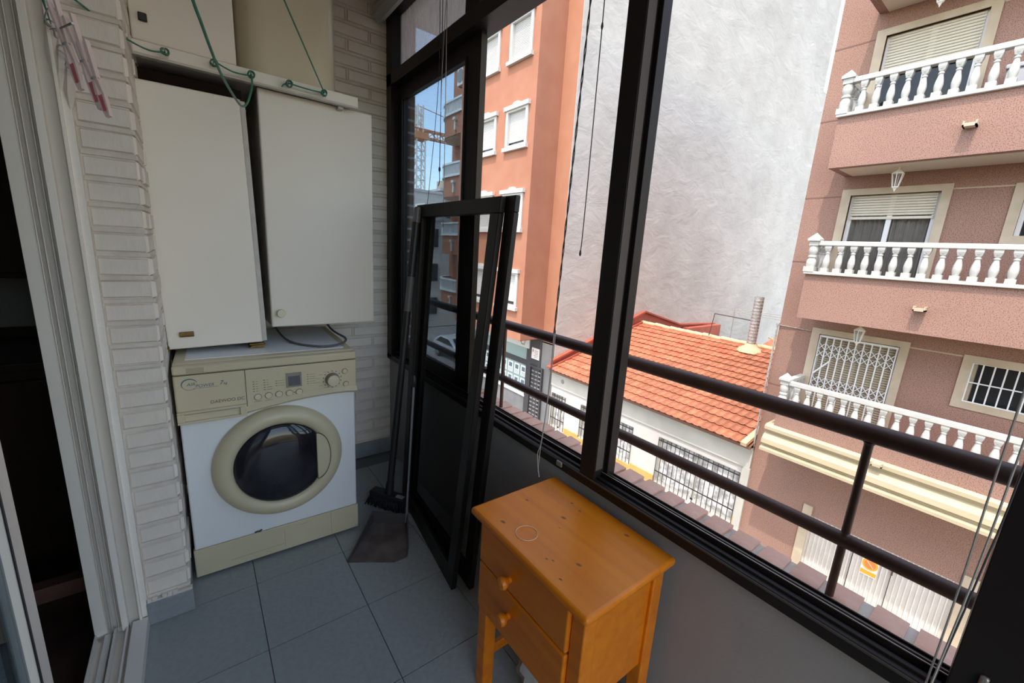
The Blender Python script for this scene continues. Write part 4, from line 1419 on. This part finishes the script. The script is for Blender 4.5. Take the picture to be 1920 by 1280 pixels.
obj('knob', MB().lathe([(.007, 1.962), (.007, 1.952), (.0165, 1.948), (.0175, 1.938), (.015, 1.932)], (.272, 0, 1.005), 'y', 18), KNOB, d, smooth=True)
uc = cabinet('wall_cabinet', 'upper white cabinet with a black square knob, cut off by the top edge', -.104, .178, 1.965, YB - .01, 1.902, 2.50, MELA)
d = obj('door', MB().box(-.102, .178, 1.942, 1.964, 1.904, 2.498), MELA, uc, bevel=.005, seg=3)
obj('knob', MB().box(-.080, -.058, 1.930, 1.942, 1.960, 1.984), BLACKPL, d, bevel=.003)
shf = thing('shelf_board', 'white shelf board on the wall above the two lower cabinets', 'shelf', (.24, 2.4, 1.86))
obj('board', MB().box(-.108, .592, 1.92, YB - .01, 1.872, 1.892), MELA, shf, bevel=.002)
obj('front_batten', MB().box(-.108, .592, 1.905, 1.920, 1.857, 1.894), MELA, shf, bevel=.002)
obj('batten_edge', MB().box(-.108, .592, 1.906, 1.93, 1.851, 1.857), MELAS, shf)
obj('bracket', MB().box(.52, .54, 1.93, YB - .02, 1.842, 1.851), MELAS, shf)
tag(obj('gap_shade_block', MB().box(-.100, .19, 1.99, YB - .02, 1.803, 1.838), mat('matt dark gap shade', (.02, .012, .009), .9, spec=.1), bevel=.002), 'dark block added to shade the gap between the narrow cabinet and the shelf', 'board')  # added block: its near-black colour stands in for shade in the gap
heat = thing('water_heater', 'tall cream enamel water heater standing on the shelf', 'water heater', (.35, 2.16, 1.892))
hp_ = []
for (cx, cy, a0) in ((.440, 2.06, -90), (.440, 2.30, 0), (.285, 2.30, 90), (.285, 2.06, 180)):
    for i in range(7):
        a = math.radians(a0 + 15 * i)
        hp_.append((cx + .10 * math.cos(a), cy + .10 * math.sin(a)))
obj('casing', MB().prism(hp_, 'z', 1.897, 2.54), CREAMENAM, heat, smooth=True)
obj('base_ring', MB().prism([(.35 + (x - .35) * .96, 2.16 + (y - 2.16) * .96) for x, y in hp_], 'z', 1.892, 1.898), MELAS, heat)
obj('side_panel', MB().box(.537, .545, 2.10, 2.28, 1.90, 2.54), mat('cream panel seam', (.66, .61, .50), .35), heat)

# nightstand
ns = thing('nightstand', 'varnished knotty pine nightstand with two drawers under the window', 'nightstand', (.735, .665, 0))
obj('top', MB().box(.572, .898, .438, .888, .578, .600), PINE, ns, bevel=.009, seg=3)
for (x, y) in ((.594, .476), (.594, .832), (.842, .476), (.842, .832)):
    obj('leg', MB().box(x, x + .040, y - .020, y + .020, 0, .578), PINE, ns, bevel=.004)
obj('side_panel', MB().box(.612, .86, .466, .482, .285, .578), PINE, ns)
obj('side_panel', MB().box(.612, .86, .826, .842, .285, .578), PINE, ns)
obj('back_panel', MB().box(.86, .872, .48, .83, .285, .578), PINE, ns)
for (z0, z1, y_, z_) in ((.452, .574, .703, .492), (.296, .446, .699, .383)):
    dd = obj('drawer', MB().box(.584, .606, .4965, .846, z0, z1), PINE, ns, bevel=.005, seg=3)
    obj('knob', MB().lathe([(.009, .586), (.008, .576), (.015, .568), (.0175, .560), (.014, .552), (.006, .550)], (0, y_, z_), 'x', 16), PINE, dd, smooth=True)
obj('stretcher', MB().box(.60, .86, .826, .842, .10, .135), PINE, ns, bevel=.003)
obj('stretcher', MB().box(.60, .86, .466, .482, .10, .135), PINE, ns, bevel=.003)
KN = mat('pine knot', (.16, .05, .012), .45)
KN2 = mat('pine knot ring', (.36, .12, .02), .45)
for (x, y, r) in ((.731, .827, .0045), (.766, .707, .006), (.835, .744, .0035), (.827, .704, .0035), (.726, .681, .002), (.858, .562, .0055), (.672, .557, .0055), (.62, .614, .003), (.629, .601, .003), (.604, .548, .0035), (.612, .783, .006)):
    k = obj('knot', MB().lathe([(r, .5990), (r, .60025)], (x, y, 0), 'z', 12).sub(T(x, y, 0, .3) @ Matrix.Diagonal((.8, 1.5, 1, 1)) @ T(-x, -y, 0)), KN2, ns)
    obj('knot_core', MB().lathe([(r * .55, .5990), (r * .55, .6004)], (x, y, 0), 'z', 10).sub(T(x, y, 0, .3) @ Matrix.Diagonal((.8, 1.5, 1, 1)) @ T(-x, -y, 0)), KN, k)
rb_ = obj('rubber_band', MB().tube([(.6365 + .029 * math.cos(a), .711 + .029 * math.sin(a), .6013) for a in [2 * PI * i / 40 for i in range(40)]], .0008, 6, closed=True), mat('clear rubber', (.80, .60, .40), .3))
tag(rb_, 'thin round rubber ring lying on the nightstand top', 'rubber band')

# things under the nightstand
cg = MB()
N1, N2 = 14, 10
for j in range(N2 + 1):
    for i in range(N1):
        a, b = 2 * PI * i / N1, PI * j / N2
        r = 1 + .22 * math.sin(3 * a + 2 * b) + .12 * math.sin(5 * a - 3 * b)
        cg.v.append((.735 + .055 * r * math.sin(b) * math.cos(a), .742 + .048 * r * math.sin(b) * math.sin(a), .068 - .066 * math.cos(b) * (1 + .1 * math.sin(2 * a))))
for j in range(N2):
    for i in range(N1):
        cg.f.append((j * N1 + i, j * N1 + (i + 1) % N1, (j + 1) * N1 + (i + 1) % N1, (j + 1) * N1 + i))
tag(obj('crumpled_cloth', cg, CLOTH, smooth=True), 'crumpled pale cloth on the floor under the nightstand', 'cloth')
gt = thing('storage_tray', 'dark green tray on the floor behind the nightstand legs', 'tray', (.83, .62, 0))
obj('tray_base', MB().box(.76, .90, .52, .72, .002, .010), GREEN, gt)
obj('tray_rim', MB().frame('y', .52, .528, .76, .90, .01, .07, .14, .06).frame('y', .712, .72, .76, .90, .01, .07, .14, .06).box(.76, .768, .52, .72, .01, .07).box(.892, .90, .52, .72, .01, .07), GREEN, gt)


# insect screens leaning on the window
def screen(label, b0, b1, t0, t1, group):
    b0, b1, t0, t1 = map(Vector, (b0, b1, t0, t1))
    t = thing('insect_screen', label, 'insect screen', tuple(b0), group)
    n = (b1 - b0).cross(t0 - b0).normalized()

    def P(u, v, w=0):
        return (b0 * (1 - u) + b1 * u) * (1 - v) + (t0 * (1 - u) + t1 * u) * v + n * w
    W, H = (b1 - b0).length, (t0 - b0).length
    fu, fv = .058 / W, .056 / H
    fm = MB()
    for (u0, u1, v0, v1) in ((0, 1, 0, fv * 1.3), (0, 1, 1 - fv, 1), (0, fu, fv * 1.3, 1 - fv), (1 - fu, 1, fv * 1.3, 1 - fv)):
        fm.hexa([P(u0, v0, -.011), P(u1, v0, -.011), P(u1, v1, -.011), P(u0, v1, -.011)], [P(u0, v0, .011), P(u1, v0, .011), P(u1, v1, .011), P(u0, v1, .011)])
    obj('screen_frame', fm, ALUB, t, bevel=.003)
    g = MB()
    a = .034
    for (u0, u1, v0, v1) in ((fu * .85, fu, fv, 1 - fv), (1 - fu, 1 - fu * .85, fv, 1 - fv), (fu, 1 - fu, 1 - fv, 1 - fv * .85)):
        g.hexa([P(u0, v0, -.013), P(u1, v0, -.013), P(u1, v1, -.013), P(u0, v1, -.013)], [P(u0, v0, -.011), P(u1, v0, -.009), P(u1, v1, -.009), P(u0, v1, -.009)])
    obj('spline', g, BLACKPL, t)
    m = MB()
    m.add([P(fu * .9, fv, 0), P(1 - fu * .9, fv, 0), P(1 - fu * .9, 1 - fv, 0), P(fu * .9, 1 - fv, 0)], [(0, 1, 2, 3)])
    obj('netting', m, NET, t)
    for v in (.02, .98):
        obj('corner_piece', MB().hexa([P(.955, v - .012, -.012), P(.99, v - .012, -.012), P(.99, v + .012, -.012), P(.955, v + .012, -.012)], [P(.955, v - .012, -.009), P(.99, v - .012, -.009), P(.99, v + .012, -.009), P(.955, v + .012, -.009)]), BLACKPL, t)
    return t


screen('dark framed insect screen leaning on the window, front one of the two', (.790, 1.885, 0), (.712, 1.200, 0), (.868, 1.905, 1.50), (.868, 1.222, 1.50), 'insect screens leaning on the window')
screen('dark framed insect screen behind the front one, nearer the window', (.815, 1.86, 0), (.772, 1.163, 0), (.893, 1.86, 1.503), (.893, 1.172, 1.503), 'insect screens leaning on the window')

# broom and dustpan
br = thing('broom', 'black broom standing head down beside the insect screens', 'broom', (.69, 1.84, 0))
hb, ht = Vector((.695, 1.845, .07)), Vector((.845, 1.868, 1.49))
def along(a, b, t):
    return a + (b - a) * t
obj('handle', MB().tube([hb, along(hb, ht, .35), along(hb, ht, .66)], [.017, .0165, .016], 14), BLACKPL, br, smooth=True)
obj('handle_label', MB().tube([along(hb, ht, .80 - .14), along(hb, ht, .775)], .0163, 14), mat('grey label', (.12, .11, .11), .5), br, smooth=True)
obj('grip', MB().tube([along(hb, ht, .775), along(hb, ht, .95)], .0185, 14), BLACKPL, br, smooth=True)
obj('hanging_cap', MB().tube([along(hb, ht, .95), along(hb, ht, .995), ht], [.0165, .016, .010], 14), mat('grey cap', (.16, .16, .15), .4), br, smooth=True)
hd = MB()
for i in range(1):
    hd.bar((.64, 1.935, .062), (.755, 1.755, .062), .055, .034)
obj('head', hd, BLACKPL, br, bevel=.008, seg=3)
bm_ = MB()
rr = random.Random(3)
hx0, hx1 = Vector((.64, 1.935, 0)), Vector((.755, 1.755, 0))
dd_ = (hx1 - hx0).normalized()
nn_ = Vector((-dd_.y, dd_.x, 0))
for i in range(26):
    for j in range(5):
        p = along(hx0, hx1, (i + .5) / 26) + nn_ * (j - 2) * .011
        e = p + nn_ * ((j - 2) * .007 + rr.uniform(-.006, .006)) + dd_ * ((i - 13) * .0016 + rr.uniform(-.004, .004))
        bm_.tube([(p.x, p.y, .048), (e.x, e.y, .003)], [.0042, .003], 5)
bo = obj('bristles', bm_, BROOM, br)
bo['kind'] = 'stuff'
obj('head_label', MB().bar((.716, 1.80, .0805), (.738, 1.765, .0805), .022, .002), mat('pale label', (.40, .40, .40), .5), br)
obj('collar', MB().tube([Vector((.694, 1.846, .07)), along(hb, ht, .05)], [.022, .019], 12), BLACKPL, br, smooth=True)

dp = thing('dustpan', 'grimy grey dustpan with a thin upright handle on the floor tiles', 'dustpan', (.56, 1.6, 0))
A, B, C, D, E_ = (.410, 1.566, .003), (.585, 1.765, .006), (.716, 1.662, .006), (.628, 1.462, .003), (.575, 1.462, .003)
obj('pan', MB().add([A, B, C, (.655, 1.51, .003), D, E_, (.410, 1.566, .0), (.585, 1.765, .0), (.716, 1.662, .0), (.655, 1.51, 0), (.628, 1.462, .0), (.575, 1.462, 0)], [(0, 1, 2, 3, 4, 5), (11, 10, 9, 8, 7, 6)] + [(i, (i + 1) % 6, 6 + (i + 1) % 6, 6 + i) for i in range(6)]), PAN, dp)
rim = MB()
for (p, q, h0, h1) in ((A, B, .004, .055), (B, C, .055, .055), (C, (.655, 1.51, .003), .055, .010), ((.655, 1.51, .003), D, .010, .005)):
    p, q = Vector(p), Vector(q)
    s_ = (q - p).cross(Vector((0, 0, 1))).normalized() * .0025
    rim.hexa([p - s_, p + s_, q + s_, q - s_], [p - s_ + Vector((0, 0, h0)), p + s_ + Vector((0, 0, h0)), q + s_ + Vector((0, 0, h1)), q - s_ + Vector((0, 0, h1))])
obj('rim', rim, mat('worn pan edge', (.07, .065, .065), .5), dp)
obj('handle', MB().tube([(.708, 1.660, .02), (.728, 1.668, .35), (.748, 1.676, .70)], .0052, 8), mat('dull grey tube', (.20, .20, .21), .45), dp, smooth=True)
obj('hanging_cap', MB().lathe([(.007, .69), (.011, .70), (.011, .73), (.006, .745)], (.748, 1.676, 0), 'z', 10), BLACKPL, dp, smooth=True)

# clothes lines, hooks and pegs
def eye(mb, p, r=.011, w=.0022):
    p = Vector(p)
    mb.tube([p + Vector((r * math.cos(a), -.012, r * math.sin(a))) for a in [2 * PI * i / 14 for i in range(14)]], w, 6, closed=True)
    mb.tube([p + Vector((0, .012, 0)), p + Vector((0, -.012, r))], w, 6)
    return mb
cl1 = thing('clothesline', 'green cord looped through eyelets on the shelf batten', 'clothesline', (.2, 1.9, 1.87))
eyes = [(-.021, 1.893, 1.872), (.107, 1.893, 1.876), (.214, 1.893, 1.870), (.334, 1.893, 1.872), (.455, 1.893, 1.871)]
for p in eyes:
    obj('eyelet', eye(MB(), p, .008, .002), STEEL, cl1, smooth=True)
    km = MB()
    for k in range(4):
        a = k * 1.7 + p[0] * 9
        km.tube([Vector(p) + Vector((.010 * math.cos(b + a), -.014 + .008 * math.sin(b * 1.3 + k), .010 * math.sin(b + a))) for b in [2 * PI * i / 10 for i in range(10)]], .0024, 6, closed=True)
    obj('knot', km, CORDG, cl1, smooth=True)
obj('cord', MB().tube(curve([(.107, 1.880, 1.882), (.16, 1.874, 1.862), (.214, 1.880, 1.866)]), .0026, 7), CORDG, cl1, smooth=True)
obj('cord', MB().tube(curve([(.214, 1.878, 1.87), (.212, 1.86, 1.83), (.192, 1.82, 1.765), (.165, 1.72, 1.722), (.135, 1.60, 1.715), (.090, 1.40, 1.72), (.055, 1.25, 1.76), (.033, 1.15, 1.80), (-.005, .88, 1.92), (-.04, .55, 2.08)]), .0034, 8), CORDG, cl1, smooth=True)
obj('cord', MB().tube(curve([(.334, 1.880, 1.873), (.40, 1.874, 1.868), (.455, 1.880, 1.871)]), .0026, 7), CORDG, cl1, smooth=True)
obj('cord', MB().tube(curve([(.334, 1.880, 1.872), (.318, 1.885, 1.868), (.31, 1.89, 1.858)]), .0022, 6), CORDG, cl1, smooth=True)
obj('cord', MB().tube([(.455, 1.878, 1.872), (.27, 1.531, 1.987), (.02, 1.06, 2.15), (-.12, .8, 2.24)], .0026, 7), CORDG, cl1, smooth=True)
obj('cord', MB().tube(curve([(-.021, 1.880, 1.870), (-.06, 1.83, 1.850), (-.11, 1.74, 1.842), (-.16, 1.65, 1.852), (-.19, 1.61, 1.862), (-.205, 1.60, 1.71)][:5]), .0026, 7), CORDG, cl1, smooth=True)
hkt = thing('line_hooks', 'steel clothesline hooks screwed into the plaster beside the door', 'hook', (-.22, 1.63, 1.72))
for (x, z) in ((-.2285, 1.774), (-.214, 1.724), (-.204, 1.690)):
    obj('hook', MB().tube(curve([(x, 1.64, z - .012), (x, 1.615, z - .006), (x + .001, 1.60, z), (x - .010, 1.592, z + .008), (x - .004, 1.586, z + .016), (x + .008, 1.588, z + .010), (x + .006, 1.60, z - .002)], 5), .0021, 6), STEEL, hkt, smooth=True)
ln = thing('near_clothesline', 'short green clothesline tied to the top hook near the door', 'clothesline', (-.22, 1.5, 1.78))
obj('cord', MB().tube([(-.2285, 1.588, 1.782), (-.2275, 1.55, 1.800), (-.226, 1.50, 1.825), (-.215, 1.1, 2.02)], [.001, .0018, .0042, .0042], 8), CORDG, ln, smooth=True)
obj('line', MB().tube([(-.2285, 1.588, 1.776), (-.175, 1.2, 1.66), (-.10, .745, 1.535), (-.06, .5, 1.47)], .0009, 6), STEEL, ln, smooth=True)
obj('wire_loop', MB().tube(curve([(-.2285, 1.59, 1.778), (-.235, 1.57, 1.785), (-.215, 1.52, 1.80), (-.205, 1.53, 1.79)], 5), .0016, 6), STEEL, ln, smooth=True)


def peg(label, top, tip):
    a, b = Vector(top), Vector(tip)
    d = (b - a)
    L = d.length
    d.normalize()
    sd = d.cross(Vector((.6, .77, 0))).normalized()
    nv = sd.cross(d)
    t = thing('clothes_peg', label, 'clothes peg', tuple(a), 'pegs on the near clothesline')
    for s_ in (-1, 1):
        o_ = sd * (.0024 * s_)
        pa = [a + o_ * 1.9, a + d * L * .2 + o_ * 1.5, a + d * L * .52 + o_ * .9, a + d * L * .70 + o_ * 1.5, a + d * L * .9 + o_ * 1.1, b + o_ * .5]
        lg = MB()
        for i in range(len(pa) - 1):
            w0 = .0052 - .0004 * i
            lg.bar(pa[i], pa[i + 1], .0026, w0, nv)
        obj('peg_leg', lg, PEGP, t)
        gp = MB().bar(a + d * L * .72 + o_ * .6, a + d * L * .93 + o_ * .45, .0020, .0042, nv)
        obj('grip_pad', gp, PEGR, t)
    c = a + d * L * .5
    obj('spring', MB().tube([c + nv * (.0030 * math.cos(q)) + sd * (.0030 * math.sin(q)) + nv * 0 for q in [2 * PI * i / 12 for i in range(12)]], .0011, 6, closed=True), STEEL, t, smooth=True)
    return t


peg('pink clothes peg, leftmost of three, hanging below the cut-off top edge', (-.105, .757, 1.565), (-.0865, .715, 1.468))
peg('pink clothes peg with an open looped head, middle one of three', (-.0915, .741, 1.549), (-.0705, .698, 1.448))
peg('pink clothes peg, lowest of three, nearest the upper cabinet', (-.081, .725, 1.521), (-.064, .690, 1.440))

# roller blind tubes with cords
def cordobj(parent, pts, r, m, n=6):
    return obj('cord', MB().tube(curve(pts, 5) if len(pts) > 2 else pts, r, n), m, parent, smooth=True)


def blind(label, ya, yb):
    t = thing('roller_blind', label, 'roller blind', (.86, (ya + yb) / 2, 2.45), 'roller blinds above the window')
    obj('tube', MB().tube([(.852, ya, 2.452), (.852, yb, 2.452)], .036, 6), BLIND, t)
    obj('end_cap', MB().tube([(.852, yb, 2.452), (.852, yb + .012, 2.452)], .038, 6).tube([(.852, ya - .012, 2.452), (.852, ya, 2.452)], .038, 6), MELAS, t)
    obj('bracket', MB().box(.84, .865, yb - .04, yb - .02, 2.48, ZC).box(.84, .865, ya + .02, ya + .04, 2.48, ZC), STEEL, t)
    return t


b1 = blind('rolled blind in the far corner whose faceted tube end shows at the top edge', .985, 2.378)
cordobj(b1, [(.862, 1.70, 2.42), (.862, 1.695, 2.0), (.862, 1.693, 1.64), (.866, 1.698, 1.60), (.862, 1.702, 1.57)], .0016, CORDD)
cordobj(b1, [(.866, 1.735, 2.42), (.875, 1.745, 2.0), (.89, 1.84, 1.62), (.90, 1.90, 1.45)], .0014, CORDD)
cordobj(b1, [(.862, 1.665, 2.42), (.862, 1.655, 1.9), (.862, 1.650, 1.52), (.866, 1.66, 1.40)], .0016, CORDW)
cordobj(b1, [(.866, 1.66, 2.42), (.862, 1.69, 2.0), (.862, 1.695, 1.62)], .0013, CORDW)
obj('cord_toggle', MB().lathe([(.003, 1.628), (.005, 1.634), (.004, 1.645)], (.862, 1.694, 0), 'z', 8), CORDD, b1, smooth=True)
b2 = blind('rolled blind over the middle bay, above the picture, with two dark cords', .05, .955)
tw = []
for i in range(60):
    f_ = i / 59
    z = 2.40 - 1.32 * f_
    tw.append(Vector((.862, .862 + .047 * f_, z)))
for s_ in (0, PI):
    obj('cord', MB().tube([p + Vector((.0019 * math.cos(i * 1.1 + s_), .0019 * math.sin(i * 1.1 + s_), 0)) for i, p in enumerate(tw)], .0015, 6), CORDD, b2, smooth=True)
cordobj(b2, [(.862, .909, 1.09), (.862, .912, .90), (.862, .925, .72), (.862, .940, .66), (.840, .90, .605)], .0017, CORDW)
cordobj(b2, [(.866, .907, 1.09), (.866, .912, .92), (.866, .930, .72), (.850, .92, .612)], .0013, CORDW)
cordobj(b2, [(.862, .832, 2.42), (.862, .829, 1.88), (.862, .828, 1.55), (.863, .830, 1.37), (.864, .833, 1.325)], .0014, CORDD)
obj('cord_toggle', MB().lathe([(.0015, 1.316), (.0034, 1.322), (.002, 1.332)], (.864, .833, 0), 'z', 8).lathe([(.0015, 1.872), (.0034, 1.879), (.002, 1.888)], (.862, .829, 0), 'z', 8), CORDD, b2, smooth=True)
b3 = blind('rolled blind over the nearest bay with three cords hanging at the right edge', -.80, .02)
cordobj(b3, [(.872, -.010, 2.42), (.872, -.010, 1.2), (.868, -.008, .9), (.862, -.004, .74), (.855, .0, .60), (.85, .0, .40)], .0015, CORDW)
cordobj(b3, [(.876, .004, 2.42), (.876, .004, 1.2), (.872, .002, .9), (.866, .002, .74), (.858, .003, .60), (.852, .003, .40)], .0015, CORDW)
cordobj(b3, [(.880, -.018, 2.42), (.880, -.018, 1.2), (.876, -.012, .9), (.868, -.004, .70), (.86, -.001, .55)], .0013, CORDD)
